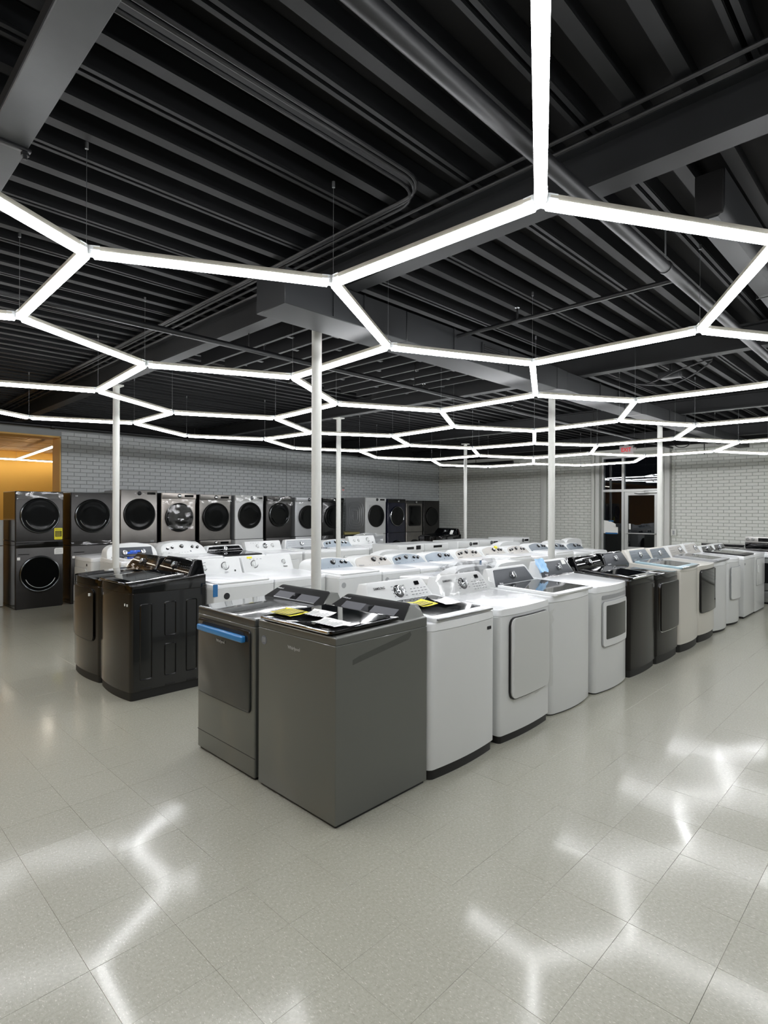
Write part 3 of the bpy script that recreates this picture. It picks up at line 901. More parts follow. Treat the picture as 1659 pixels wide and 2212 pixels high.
    if door:
        dm = door
        x0, x1 = dm.get('x0', -w / 2 + 0.04), dm.get('x1', w / 2 - 0.04)
        z0, z1 = dm['z0'], dm['z1']
        yf = lambda xx: front_y(xx, w, d, bulge)
        r = dm.get('r', 0.03)
        def curved(x0, x1, z0, z1, r, out, back, mname, nm, parent, bev=0.006):
            pts = rr(x0, x1, z0, z1, r, 4)
            # add points along the long horizontal edges so that the door follows the curved front
            full = []
            for (a, b_), (c, e) in zip(pts, pts[1:] + pts[:1]):
                full.append((a, b_))
                if abs(c - a) > 0.15:
                    for k in range(1, 6): full.append((a + (c - a) * k / 6, b_ + (e - b_) * k / 6))
            mm = Mesh()
            if bulge < 0.001:
                mm.prism([(a, yf(a) + back, q) for a, q in full], [(a, yf(a) - out, q) for a, q in full], bev, 2)
            else:
                n = 8
                def strip(off, zlo, zhi): return None
                xs = [x0 + (x1 - x0) * k / n for k in range(n + 1)]
                def lim(xx):
                    e = 0.0
                    if xx < x0 + r: e = r - math.sqrt(max(0, r * r - (x0 + r - xx) ** 2))
                    if xx > x1 - r: e = r - math.sqrt(max(0, r * r - (xx - x1 + r) ** 2))
                    return e
                xs = sorted(set([round(v_, 5) for v_ in xs + [x0 + r * q for q in (0.12, 0.35, 0.7, 1)] + [x1 - r * q for q in (0.12, 0.35, 0.7, 1)]]))
                fr = [(mm.bm.verts.new((v_, yf(v_) - out, z0 + lim(v_))), mm.bm.verts.new((v_, yf(v_) - out, z1 - lim(v_)))) for v_ in xs]
                bk = [(mm.bm.verts.new((v_, yf(v_) + back, z0 + lim(v_))), mm.bm.verts.new((v_, yf(v_) + back, z1 - lim(v_)))) for v_ in xs]
                for (a, b_), (c, e), (ab, bb), (cb, eb) in zip(fr, fr[1:], bk, bk[1:]):
                    mm.bm.faces.new((a, c, e, b_)); mm.bm.faces.new((ab, a, b_, bb) if False else (b_, e, eb, bb)); mm.bm.faces.new((a, ab, cb, c))
                mm.bm.faces.new((fr[0][0], fr[0][1], bk[0][1], bk[0][0])); mm.bm.faces.new((fr[-1][0], bk[-1][0], bk[-1][1], fr[-1][1]))
            return mm.build(nm, mname, parent)
        if dm.get('rim'):
            curved(x0 - 0.010, x1 + dm.get('rimr', 0.0), z0 - 0.010, z1 + 0.006, r + 0.008, dm.get('out', 0.014) * 0.55, -0.001, dm['rim'], 'door_rim', root)
        do = curved(x0, x1, z0, z1, r, dm.get('out', 0.014), -0.001, dm['mat'], 'door', root)
        if dm.get('window'):
            a0, a1, b0_, b1_ = dm['window']
            curved(a0, a1, b0_, b1_, 0.012, dm.get('out', 0.014) + 0.001, 0.0, dm['glass'], 'door_window', do)
        if dm.get('slot'):
            a0, a1, b0_, b1_, sm = dm['slot']
            curved(a0, a1, b0_, b1_, min(0.012, (b1_ - b0_) / 2.2), 0.002, 0.001, sm, 'handle_slot', root)
        if dm.get('film'):
            crumple(x0 - 0.004, x1 + 0.004, z0 - 0.004, z1 + 0.004, -d / 2 - dm.get('out', 0.014) - 0.004, 0.012, 9, 14, len(label)).build('plastic_film', 'film', do)
    if extras:
        extras(root, dict(w=w, d=d, h=h, bulge=bulge, zt=zt, face=face_, cons=cons, slope=slope, hs=hs))
    return root

def front_plate(root, name, m, x, z, w, h, P, t=0.0025, r=0.003):
    """a small plate or sticker lying on the front"""
    y = front_y(x, P['w'], P['d'], P['bulge'])
    return plate(rr(x - w / 2, x + w / 2, z - h / 2, z + h / 2, r, 2), y + 0.001, y - t).build(name, m, root)

def front_text(root, body, size, m, x, z, P, out=0.002):
    y = front_y(x, P['w'], P['d'], P['bulge'])
    return text('logo', body, size, m, root, (x, y - out, z))

def face_film(root, P, seed=1, m='film', out=0.02, grow=0.004):
    f = P['face']; c = P['cons']
    cw = c.get('w', P['w'] - 0.01); cs = 1 / math.cos(c.get('tilt', 0.5))
    crumple(-cw / 2 - grow, cw / 2 + grow, -0.01, c['h'] * cs + grow, -out, 0.008, 20, 8, seed).build('plastic_film', m, root, f[0], f[1])

def top_film(root, P, seed=1, m='film', y1=None):
    d, w = P['d'], P['w']
    y1 = y1 if y1 is not None else d / 2 - (P['cons']['depth'] if P['cons'] else 0)
    rnd = random.Random(seed)
    def fn(a, b):
        x = -w / 2 + w * a; yy = -d / 2 - 0.004 + (y1 + d / 2) * b
        return (x, yy, P['zt'](yy) + 0.005 + 0.005 * abs(math.sin(9 * x + 13 * yy + seed)) * rnd.uniform(0.2, 1.2))
    Mesh().grid(fn, 12, 10).build('plastic_film', m, root)

# console presets ---------------------------------------------------
def con_touch():     # wide black touch console
    return dict(h=0.090, depth=0.20, tilt=1.0, kind='trap', mat='shadowside', face='matteblack', ins=0.004,
                disp=[(-0.66, 0.70, 0.20, 0.58, 'panelgrey', 'touch_strip'), (-0.66, 0.70, 0.16, 0.21, 'satin', 'trim_line'), (-0.12, 0.10, 0.2, 0.58, 'display', 'display')], text=[(-0.72, 0.72, 'Whirlpool', 0.018, 'silverink')], marks=[(-0.64, -0.16, 0.2, 0.56, 6, 3), (0.14, 0.68, 0.2, 0.56, 6, 3)], markmat='silverink')
def con_sam(face=None, m='whitepl', txt='ink', kn='chrome', label=True):
    return dict(h=0.155, depth=0.17, tilt=0.55, kind='trap', mat=m, face=face, ins=0.012, knobs=[(-0.02, 0.52, 0.040, kn)],
                disp=[(0.52, 0.66, 0.68, 0.84, 'display', 'display')], text=[(-0.55, 0.72, 'SAMSUNG', 0.024, txt)] if label else [],
                marks=[(-0.24, -0.12, 0.25, 0.8, 1, 4), (0.10, 0.22, 0.25, 0.8, 1, 4), (0.3, 0.85, 0.12, 0.6, 5, 4)])
def con_dark(m='white', face='darkface', txt='Maytag', kx=0.0):
    return dict(h=0.165, depth=0.16, tilt=0.5, kind='trap', mat=m, face=face, ins=0.020, knobs=[(kx, 0.52, 0.036, 'chrome')],
                text=[(-0.66, 0.22, txt, 0.018, 'silverink')], marks=[(-0.75, -0.25, 0.3, 0.85, 6, 3), (0.25, 0.8, 0.3, 0.85, 6, 3)], markmat='panelgrey')
def con_arch(face='blueface', kn='washer', m='whitepl'):
    k = [(0.10, 0.58, 0.034, 'slant'), (0.50, 0.55, 0.022, 'slant'), (0.70, 0.52, 0.022, 'slant')] if kn == 'washer' else [(-0.68, 0.50, 0.021, 'slant'), (-0.46, 0.56, 0.021, 'slant'), (-0.04, 0.62, 0.030, 'slant'), (0.42, 0.55, 0.021, 'slant'), (0.64, 0.50, 0.021, 'slant')]
    return dict(h=0.138, depth=0.27, tilt=0.80, kind='arch', mat=m, face=face, ins=0.016, knobs=k, text=[(-0.70, 0.20, 'Whirlpool', 0.020, 'greyink')], disp=[(0.26, 0.31, 0.22, 0.32, 'greyink', 'start_button')], marks=[(-0.3, 0.2, 0.18, 0.26, 4, 1)])
def con_amana(kn='washer', m='whitepl', h=0.175):
    k = [(-0.62, 0.52, 0.026, 'white'), (-0.30, 0.52, 0.026, 'white'), (0.42, 0.55, 0.042, 'white')] if kn == 'washer' else [(-0.55, 0.52, 0.042, 'white'), (0.64, 0.55, 0.026, 'white')]
    return dict(h=h, depth=0.15, tilt=0.40, kind='rect', mat=m, face=None, ins=0.012, knobs=k, text=[(0.66, 0.26, 'Amana', 0.020, 'ink')] if kn != 'washer' else [(0.42, 0.2, 'Amana', 0.014, 'greyink')], disp=[(0.72, 0.765, 0.2, 0.3, 'ink', 'start_button')] if kn == 'washer' else [], marks=[(-0.75, -0.2, 0.78, 0.84, 4, 1)])

# front-load machines (single, or piled two high along the wall) ------------------
def front_loader(name, label, cat, x, y, z=0.0, face='-V', group=None, w=0.685, d=0.76, h=0.93, body='darksteel', side='blackside', strip=None, striph=0.11, ring='dimring', glass='bowl',
                 cz=None, R=0.265, knobx=None, knobm='chrome', disp=None, txt=None, handle=None, square=False, drawer=False, extras=None, base=True, bulge=0.0):
    root = thing(name, label, cat, (x, y, z), FACE[face], group)
    P_ = plan(w, d, bulge, 0.018)
    z0 = 0.012
    cab = Mesh().prism([(a, c, z0) for a, c in P_], [(a, c, h) for a, c in P_], 0.006, 2)
    cab.build('cabinet', body, root)
    PB = plan(w, d, 0, 0.012, 0.01)
    Mesh().prism([(a, c, 0) for a, c in PB], [(a, c, z0 + 0.001) for a, c in PB]).build('base', 'toe', root)
    yf = -d / 2
    if side:
        for sx in (-1, 1):
            xx = sx * w / 2
            Mesh().box(min(xx, xx + sx * 0.0012), max(xx, xx + sx * 0.0012), yf + 0.03, d / 2, z0 + 0.004, h - 0.006).build('side_panel', side, root, smooth=False)
    if strip:
        pts = rr(-w / 2 + 0.004, w / 2 - 0.004, h - striph, h - 0.006, 0.008, 3)
        plate(pts, yf + 0.002, yf - 0.010, 0.004).build('control_panel', strip, root)
    cz = cz if cz is not None else h * 0.52
    if not square:
        # ring with a sunken collar and a domed dark glass
        o = Mesh().lathe((0, yf, cz), (0, -1, 0), [(R - 0.030, 0.030), (R - 0.016, 0.036), (R - 0.004, 0.030), (R, 0.016), (R, -0.002)], 48).build('door', ring, root)
        Mesh().lathe((0, yf, cz), (0, -1, 0), [(0, 0.026), (R * 0.45, 0.027), (R * 0.70, 0.030), (R * 0.80, 0.034), (R - 0.014, 0.034)], 48).build('door_glass', glass, o)
        if handle:
            n = 20
            pts = [(R * 0.76 * math.cos(t), yf - 0.042, cz + R * 0.76 * math.sin(t)) for t in [math.radians(200 + 140 * k / n) for k in range(n + 1)]]
            Mesh().tube(pts, 0.006, 6).build('door_trim', handle, o)
    else:
        x0 = R
        o = plate(rr(-x0, x0, cz - R * 1.12, cz + R * 1.12, 0.05, 5), yf + 0.001, yf - 0.022, 0.008).build('door', ring, root)
        plate(rr(-x0 + 0.03, x0 - 0.03, cz - R * 1.12 + 0.03, cz + R * 1.12 - 0.03, 0.04, 5), yf - 0.015, yf - 0.026, 0.004).build('door_glass', glass, o)
    zc = h - striph / 2
    ys = yf - 0.010 if strip else yf
    if knobx is not None:
        kb = Mesh().lathe((knobx, ys, zc), (0, -1, 0), [(0, 0.024), (0.022, 0.024), (0.029, 0.020), (0.031, 0.0)], 24).build('knob', knobm, root)
        Mesh().lathe((knobx, ys, zc), (0, -1, 0), [(0.031, 0.004), (0.038, 0.003), (0.038, 0.0)], 24).build('ring', 'black', kb)
    if disp:
        a0, a1 = disp
        plate(rr(a0, a1, zc - 0.02, zc + 0.022, 0.004, 2), ys + 0.001, ys - 0.002).build('display', 'display', root)
    if txt:
        text('logo', txt[0], txt[1], txt[2], root, (txt[3], ys - 0.002, txt[4] if len(txt) > 4 else zc))
    if drawer:
        Mesh().box(-w / 2 + 0.05, -w / 2 + 0.21, yf - 0.004, yf + 0.002, h - 0.115, h - 0.100, 0.002, 1).build('drawer_grip', 'black', root)
    if extras: extras(root, dict(w=w, d=d, h=h, bulge=0.0, yf=yf, cz=cz, R=R, zc=zc))
    return root

# electric range ------------------------------------------------------------------
def cooking_range(label, x, y, face, guard=True, w=0.76, d=0.66):
    root = thing('electric_range', label, 'range', (x, y, 0), FACE[face])
    Mesh().box(-w / 2, w / 2, -d / 2 + 0.03, d / 2, 0.03, 0.895, 0.006).build('cabinet', 'satin' if guard else 'blackside', root)
    Mesh().box(-w / 2 + 0.02, w / 2 - 0.02, -d / 2 + 0.06, d / 2 - 0.02, 0, 0.031).build('base', 'toe', root)
    Mesh().box(-w / 2, w / 2, -d / 2, d / 2, 0.896, 0.918, 0.006).build('cooktop', 'blackgloss', root)
    b = Mesh()
    for bx, by, r in ((-0.18, -0.13, 0.11), (0.18, -0.13, 0.09), (-0.18, 0.13, 0.08), (0.18, 0.13, 0.10)):
        b.lathe((bx, by, 0.918), (0, 0, 1), [(r - 0.004, 0.0006), (r, 0.0006)], 32)
    b.build('burner_rings', 'greyink', root, smooth=False)
    o = Mesh().box(-w / 2 + 0.01, w / 2 - 0.01, -d / 2 - 0.012, -d / 2 + 0.03, 0.24, 0.86, 0.008).build('oven_door', 'satin' if guard else 'blackgloss', root)
    plate(rr(-0.26, 0.26, 0.36, 0.70, 0.02), -d / 2 - 0.010, -d / 2 - 0.015).build('oven_window', 'glassdark', o)
    Mesh().tube([(-0.31, -d / 2 - 0.01, 0.80), (-0.31, -d / 2 - 0.055, 0.80), (0.31, -d / 2 - 0.055, 0.80), (0.31, -d / 2 - 0.01, 0.80)], 0.011, 10).build('handle', 'satin', o)
    Mesh().box(-w / 2 + 0.01, w / 2 - 0.01, -d / 2 - 0.008, -d / 2 + 0.03, 0.05, 0.225, 0.006).build('drawer', 'satin' if guard else 'blackside', root)
    if guard:
        yb = d / 2 - 0.07
        g = Mesh().prism([(a, yb + 0.066, q) for a, q in rr(-w / 2 + 0.003, w / 2 - 0.003, 0.918, 1.118, 0.008)], [(a, yb, q) for a, q in rr(-w / 2 + 0.003, w / 2 - 0.003, 0.918, 1.118, 0.008)], 0.004).build('backguard', 'blackgloss', root)
        plate(rr(-w / 2 + 0.004, w / 2 - 0.004, 1.01, 1.116, 0.006), yb + 0.001, yb - 0.008, 0.002).build('control_panel', 'brightsteel', root)
        plate(rr(-0.17, 0.17, 1.03, 1.095, 0.005), yb - 0.006, yb - 0.011).build('display', 'display', root)
        for kx in (-0.33, -0.255, 0.255, 0.33):
            k_ = Mesh().lathe((kx, yb - 0.008, 1.066), (0, -1, 0), [(0, 0.030), (0.022, 0.030), (0.027, 0.004), (0.031, 0.0)], 20).build('knob', 'chrome', root)
            Mesh().box(kx - 0.005, kx + 0.005, yb - 0.046, yb - 0.036, 1.042, 1.09, 0.002, 1).build('grip', 'satin', k_)
    else:
        Mesh().box(-w / 2 + 0.02, w / 2 - 0.02, d / 2 - 0.05, d / 2, 0.918, 0.95, 0.008).build('rear_vent', 'black', root)
    return root

# ------------------------------------------------------------------ end pair nearest the camera (fronts toward the left)
def ex_gray_washer(root, P):
    w, d = P['w'], P['d']
    y = -d / 2
    # round sticker, logo, front lip of the lid shroud
    Mesh().lathe((-0.285, y, 0.845), (0, -1, 0), [(0, 0.0015), (0.026, 0.0015), (0.026, 0)], 24).build('round_sticker', 'greyink', root)
    text('logo', 'Whirlpool', 0.026, 'silverink', root, (0.0, y - 0.002, 0.845))
    b = Mesh()
    for i, zz in enumerate((0.858, 0.851, 0.844, 0.837)):
        b.box(-0.300, -0.270, y - 0.0022, y - 0.001, zz - 0.0012, zz + 0.0012)
    b.build('sticker_print', 'silverink', root, smooth=False)
    # darker slanted band along the side
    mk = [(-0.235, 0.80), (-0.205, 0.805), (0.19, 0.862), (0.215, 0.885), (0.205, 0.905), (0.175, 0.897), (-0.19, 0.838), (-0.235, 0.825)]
    Mesh().prism([(w / 2 + 0.0002, p, q) for p, q in mk], [(w / 2 + 0.0008, p, q) for p, q in mk]).build('side_band', 'darkband', root, smooth=False)
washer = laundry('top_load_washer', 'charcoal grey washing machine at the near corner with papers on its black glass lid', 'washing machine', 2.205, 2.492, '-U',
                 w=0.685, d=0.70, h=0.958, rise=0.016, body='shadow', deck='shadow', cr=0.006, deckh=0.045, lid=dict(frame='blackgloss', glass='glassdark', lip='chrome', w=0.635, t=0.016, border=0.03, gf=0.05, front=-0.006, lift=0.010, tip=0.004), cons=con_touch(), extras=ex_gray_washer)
def ex_gray_dryer(root, P):
    y = -P['d'] / 2
    o = Mesh().box(-0.27, 0.275, y - 0.050, y - 0.016, 0.805, 0.845, 0.010, 3).build('door_handle', 'bluefilm', root)
    o['label'] = 'handle still wrapped in blue protective film'
    plate(rr(-0.255, 0.255, 0.795, 0.862, 0.02), y - 0.008, y - 0.0155).build('handle_recess', 'black', root)
    text('logo', 'Whirlpool', 0.024, 'silverink', root, (-0.02, y - 0.017, 0.765))
    Mesh().box(-0.3425, 0.3425, y - 0.0006, y + 0.002, 0.128, 0.132).build('panel_seam', 'toe', root, smooth=False)
dryer = laundry('clothes_dryer', 'charcoal grey dryer with a blue film covered handle', 'dryer', 2.205, 3.215, '-U',
                w=0.685, d=0.70, h=0.950, rise=0.016, body='shadow', deck='shadowtop', cr=0.010, deckh=0.05, cons=con_touch(),
                door=dict(x0=-0.315, x1=0.305, z0=0.395, z1=0.875, r=0.02, mat='shadowdark', rim='black', out=0.014), extras=ex_gray_dryer)

# ------------------------------------------------------------------ row one along the aisle (fronts toward the right)
V1 = 2.115
def row1(u0, u1, front=V1, d=0.70): return ((u0 + u1) / 2, front + d / 2)
def ex_label(root, P):
    front_plate(root, 'corner_label', 'ink', 0.255, 0.82, 0.045, 0.020, P)
    front_plate(root, 'corner_label', 'satin', 0.268, 0.82, 0.016, 0.014, P, 0.0032)
x, y = row1(2.565, 3.25)
sw = laundry('top_load_washer', 'white washing machine with yellow and white sheets on its dark glass lid', 'washing machine', x, y, '-V',
             h=0.925, rise=0.045, base=0.062, body='white', deck='whitetop', bulge=0.018, cr=0.045, lid=dict(frame='whitetop', glass='glassdark', lip='satin', w=0.61, border=0.050, t=0.024, gf=0.06), cons=con_sam(), extras=ex_label)
def ex_sdryer(root, P):
    front_plate(root, 'corner_label', 'ink', 0.235, 0.815, 0.040, 0.020, P, 0.020)
    face_film(root, P, 3); top_film(root, P, 4)
x, y = row1(3.300, 3.99)
laundry('clothes_dryer', 'white dryer with console, top and door under crinkled clear film', 'dryer', x, y, '-V',
        h=0.915, rise=0.04, base=0.055, body='white', deck='whitetop', bulge=0.018, cr=0.03, cons=con_sam(), door=dict(x0=-0.235, x1=0.292, z0=0.29, z1=0.845, r=0.05, mat='whitepl', rim='black', out=0.022, film=True), extras=ex_sdryer)
x, y = row1(4.03, 4.725)
laundry('top_load_washer', 'white washing machine with plain grey console and wide dark lid window', 'washing machine', x, y, '-V',
        h=0.925, rise=0.022, base=0.012, body='white', deck='whitetop', bulge=0.03, cr=0.05, lid=dict(frame='whitetop', glass='glassgrey', lip='whitepl', w=0.64, border=0.030, t=0.022, gf=0.045, front=0.002), cons=con_dark())
def ex_mdryer(root, P):
    f = P['face']
    plate(rr(-0.27, -0.225, 0.135, 0.165, 0.002), -0.003, -0.0055).build('green_sticker', 'green', root, f[0], f[1])
    plate(rr(0.16, 0.235, 0.120, 0.165, 0.002), -0.003, -0.0055).build('white_sticker', 'paper', root, f[0], f[1])
    o = crumple(-0.37, -0.20, 0.06, 0.20, -0.02, 0.02, 7, 6, 12).build('blue_film', 'paleblue', root, f[0], f[1])
    crumple(-0.30, 0.30, -0.005, 0.03, -0.006, 0.008, 22, 3, 22).build('plastic_film', 'film', root, f[0], f[1])
x, y = row1(4.775, 5.455, V1 - 0.02)
laundry('clothes_dryer', 'white dryer with dark window door, green sticker and blue film on its console', 'dryer', x, y, '-V',
        h=0.925, rise=0.045, base=0.012, body='white', deck='whitetop', bulge=0.03, cr=0.04, deckh=0.055, cons=con_dark(kx=0.18),
        door=dict(x0=-0.235, x1=0.285, z0=0.40, z1=0.79, r=0.03, mat='whitepl', rim='greypl', out=0.012, window=(-0.19, 0.25, 0.46, 0.755), glass='glassgrey', slot=(-0.24, 0.28, 0.81, 0.845, 'greypl')), extras=ex_mdryer)
def ex_badge(root, P):
    front_plate(root, 'corner_label', 'satin', 0.27, 0.83, 0.02, 0.03, P)
x, y = row1(5.49, 6.14, V1 - 0.03)
laundry('top_load_washer', 'glossy black washing machine next to the white dryer with the window', 'washing machine', x, y, '-V', w=0.67,
        h=0.925, rise=0.06, base=0.07, body='blackfront', deck='blackgloss', bulge=0.02, cr=0.03, lid=dict(frame='blackgloss', glass='glassdark', lip='chrome', w=0.60, border=0.05, t=0.022), cons=con_sam('blackgloss', 'blackgloss', 'silverink', 'slant'), extras=ex_badge)
x, y = row1(6.15, 6.82, V1 - 0.04)
laundry('clothes_dryer', 'glossy black dryer with grey console face in the aisle row', 'dryer', x, y, '-V', w=0.67,
        h=0.925, rise=0.05, base=0.085, body='blackfront', deck='blackgloss', bulge=0.02, cr=0.03, cons=con_dark('blackgloss', 'darkface', 'SAMSUNG'),
        door=dict(x0=-0.26, x1=0.30, z0=0.33, z1=0.83, r=0.04, mat='blackfront', rim='chrome', out=0.02, rimr=0.0))
x, y = row1(6.85, 7.50, V1 - 0.06)
laundry('top_load_washer', 'champagne washing machine with pale blue edged dark lid and grey console', 'washing machine', x, y, '-V', w=0.67,
        h=0.93, rise=0.05, base=0.09, body='champagne', deck='champagne', bulge=0.025, cr=0.04, deckh=0.03, lid=dict(frame='iceblue', glass='glassgrey', lip='chrome', w=0.62, border=0.045, t=0.022), cons=con_dark('champagne', 'slateface', 'SAMSUNG'))
x, y = row1(7.53, 8.18, V1 - 0.06)
laundry('clothes_dryer', 'champagne dryer with black glass door', 'dryer', x, y, '-V', w=0.67,
        h=0.92, rise=0.045, base=0.09, body='champagne', deck='champagne', bulge=0.025, cr=0.03, cons=con_dark('champagne', 'slateface', 'SAMSUNG'),
        door=dict(x0=-0.30, x1=0.31, z0=0.36, z1=0.865, r=0.04, mat='blackgloss', rim='black', out=0.022))
x, y = row1(8.24, 8.85, V1 - 0.06)
laundry('top_load_washer', 'white washing machine with rounded grey lid lip, far along the aisle row', 'washing machine', x, y, '-V', w=0.66,
        h=0.915, rise=0.05, base=0.03, body='white', deck='whitetop', bulge=0.045, cr=0.06, lid=dict(frame='greypl', glass='glassgrey', lip='greypl', w=0.58, border=0.06, t=0.03), cons=con_dark('white', 'tanface', 'GE', 0.35))
x, y = row1(8.89, 9.55, V1 - 0.06)
laundry('clothes_dryer', 'white dryer with plain white door, far along the aisle row', 'dryer', x, y, '-V', w=0.66,
        h=0.915, rise=0.05, base=0.03, body='white', deck='whitetop', bulge=0.045, cr=0.06, cons=con_dark('white', 'tanface', 'GE', 0.35), door=dict(x0=-0.24, x1=0.29, z0=0.36, z1=0.80, r=0.03, mat='whitepl', rim='greypl', out=0.016))
def ex_boxy(root, P):
    front_plate(root, 'corner_label', 'ink', -0.28, 0.80, 0.02, 0.03, P)
x, y = row1(9.66, 10.30, V1 - 0.05)
laundry('top_load_washer', 'square white washing machine with black lid and black console', 'washing machine', x, y, '-V', w=0.66,
        h=0.915, rise=0.04, base=0.03, body='white', deck='whitetop', cr=0.01, lid=dict(frame='black', glass='glassdark', lip='black', w=0.63, border=0.03, t=0.02), cons={**con_dark('white', 'blackgloss', 'GE', 0.0), 'h': 0.105}, extras=ex_boxy)
def ex_endhandle(root, P):
    Mesh().box(-0.235, -0.205, -P['d'] / 2 - 0.034, -P['d'] / 2 - 0.012, 0.62, 0.74, 0.008).build('handle', 'whitepl', root)
x, y = row1(10.33, 10.99, V1 - 0.05)
laundry('clothes_dryer', 'square white dryer at the far end of the aisle row', 'dryer', x, y, '-V', w=0.66,
        h=0.915, rise=0.04, base=0.02, body='white', deck='whitetop', cr=0.01, cons={**con_dark('white', 'blackgloss', 'GE', 0.0), 'h': 0.105}, door=dict(x0=-0.25, x1=0.29, z0=0.42, z1=0.83, r=0.02, mat='white', rim='greypl', out=0.012), extras=ex_endhandle)

# papers on the lids ------------------------------------------------------------------
def sheet(name, label, x, y, z, w, h, rz, m, tilt=0.0, roll=0.0, curl=0.01, seed=1, cat='paper'):
    rnd = random.Random(seed)
    o = Mesh().grid(lambda a, b: (-w / 2 + w * a, -h / 2 + h * b, curl * (2 * a - 1) ** 2 * (0.4 + b) + rnd.uniform(0, 0.002)), 8, 6).build(name, m, None, (x, y, z))
    o.rotation_euler = (roll, tilt, rz)
    return tag(o, label, cat)
lz = lambda u: 0.985 + 0.013 * (u - 1.855) / 0.70         # top of the near lid (it rises away from the front)
tl = -math.atan(0.013 / 0.70) 
s = sheet('energy_label', 'yellow and white energy label sheet on the lid of the near grey washing machine', 1.98, 2.715, lz(1.98) + 0.006, 0.15, 0.20, 0.10, 'yellow', tl, 0, 0.006, 1)
Mesh().box(-0.066, 0.066, -0.075, 0.060, 0.0055, 0.0065).build('label_table', 'yelink', s, smooth=False)
b = Mesh()
for i in range(6): b.box(-0.058, 0.058, -0.065 + i * 0.020, -0.057 + i * 0.020, 0.0066, 0.0070)
b.build('label_lines', 'yellow', s, smooth=False)
tt = text('lettering', 'ENERGYGUIDE', 0.021, 'ink', s, (0, 0.088, 0.0066), 0.0)
s2 = sheet('leaflet', 'white sheet lying behind the yellow label toward the console of the grey washer', 2.06, 2.535, lz(2.06) + 0.007, 0.15, 0.15, 0.35, 'paper', tl, 0.02, 0.010, 2)
b = Mesh(); rq = random.Random(4)
for i in range(9): b.box(-0.07, rq.uniform(0.0, 0.07), -0.085 + i * 0.019, -0.081 + i * 0.019, 0.0075, 0.0080)
b.build('printed_lines', 'greyink', s2, smooth=False)
s3 = sheet('leaflet', 'white folded leaflet near the front right of the grey lid', 1.955, 2.315, lz(1.955) + 0.006, 0.13, 0.19, 0.12, 'paper', tl, 0.0, 0.008, 5)
b = Mesh()
for i in range(8): b.box(-0.07, rq.uniform(0.0, 0.07), -0.08 + i * 0.020, -0.076 + i * 0.020, 0.0068, 0.0073)
b.build('printed_lines', 'greyink', s3, smooth=False)
s4 = sheet('energy_label', 'yellow energy label lying on the lid of the white washing machine', 2.84, 2.43, 0.978, 0.17, 0.14, 0.10, 'yellow', 0, 0.06, 0.008, 7)
Mesh().box(-0.085, 0.055, -0.050, 0.030, 0.0062, 0.0070).build('label_table', 'yelink', s4, smooth=False)
b = Mesh()
for i in range(4): b.box(-0.08, 0.05, -0.044 + i * 0.018, -0.036 + i * 0.018, 0.0071, 0.0074)
b.build('label_lines', 'yellow', s4, smooth=False)
s5 = sheet('leaflet', 'white leaflet on the lid of the white washing machine', 3.02, 2.38, 0.977, 0.15, 0.15, -0.1, 'paper', 0, 0.06, 0.010, 8)

# ------------------------------------------------------------------ middle island: black pair at its end
def ex_blackwash(root, P):
    w, d = P['w'], P['d']
    # pressed panels on the side toward the aisle (local +x), three tall ones and three slots
    m = Mesh(); sl = Mesh()
    for i, yy in enumerate((-0.19, 0.02, 0.215)):
        for (za, zb) in ((0.50, 0.80), (0.16, 0.44)) if i == 1 else ((0.16, 0.80),):
            o_ = rr(yy - 0.055, yy + 0.055, za, zb, 0.02, 3); i_ = rr(yy - 0.043, yy + 0.043, za + 0.012, zb - 0.012, 0.012, 3)
            x0, x1 = w / 2 - 0.001, w / 2 + 0.012
            A_ = [m.bm.verts.new((x0, p, q)) for p, q in o_]; B_ = [m.bm.verts.new((x1, p * 0.97 + yy * 0.03, q)) for p, q in [((a + c) / 2, (b_ + e) / 2) for (a, b_), (c, e) in zip(o_, i_)]]; C_ = [m.bm.verts.new((x0 + 0.001, p, q)) for p, q in i_]
            n = len(o_)
            for k in range(n):
                j = (k + 1) % n
                m.bm.faces.new((A_[k], A_[j], B_[j], B_[k])); m.bm.faces.new((B_[k], B_[j], C_[j], C_[k]))
        oo = rr(yy - 0.045, yy + 0.045, 0.075, 0.098, 0.010, 3)
        sl.prism([(w / 2 - 0.001, p, q) for p, q in oo], [(w / 2 + 0.004, p, q) for p, q in oo], 0.002)
    m.build('side_pressing', 'blackside', root)
    sl.build('side_slots', 'toe', root)
    front_plate(root, 'corner_label', 'paper', 0.255, 0.795, 0.016, 0.020, P)
    front_plate(root, 'corner_label', 'paper', 0.29, 0.793, 0.016, 0.020, P)
    face_film(root, P, 31, 'film', 0.012, 0.03); top_film(root, P, 32, 'film')
laundry('top_load_washer', 'glossy black washing machine with pressed side panels at the end of the middle row', 'washing machine', 2.205, 5.10, '-U', w=0.68,
        h=0.955, rise=0.055, base=0.075, body='blacksteel', side='blackside', deck='blackgloss', bulge=0.03, cr=0.03, deckh=0.065, lid=dict(frame='blackgloss', glass='glassdark', lip='blackgloss', w=0.60, border=0.05, t=0.02), cons=con_sam('blackgloss', 'blackgloss', 'silverink', 'slant'), extras=ex_blackwash)
def ex_blackdry(root, P):
    front_plate(root, 'corner_label', 'paper', 0.20, 0.80, 0.016, 0.026, P, 0.024)
    face_film(root, P, 41, 'film', 0.012, 0.02)
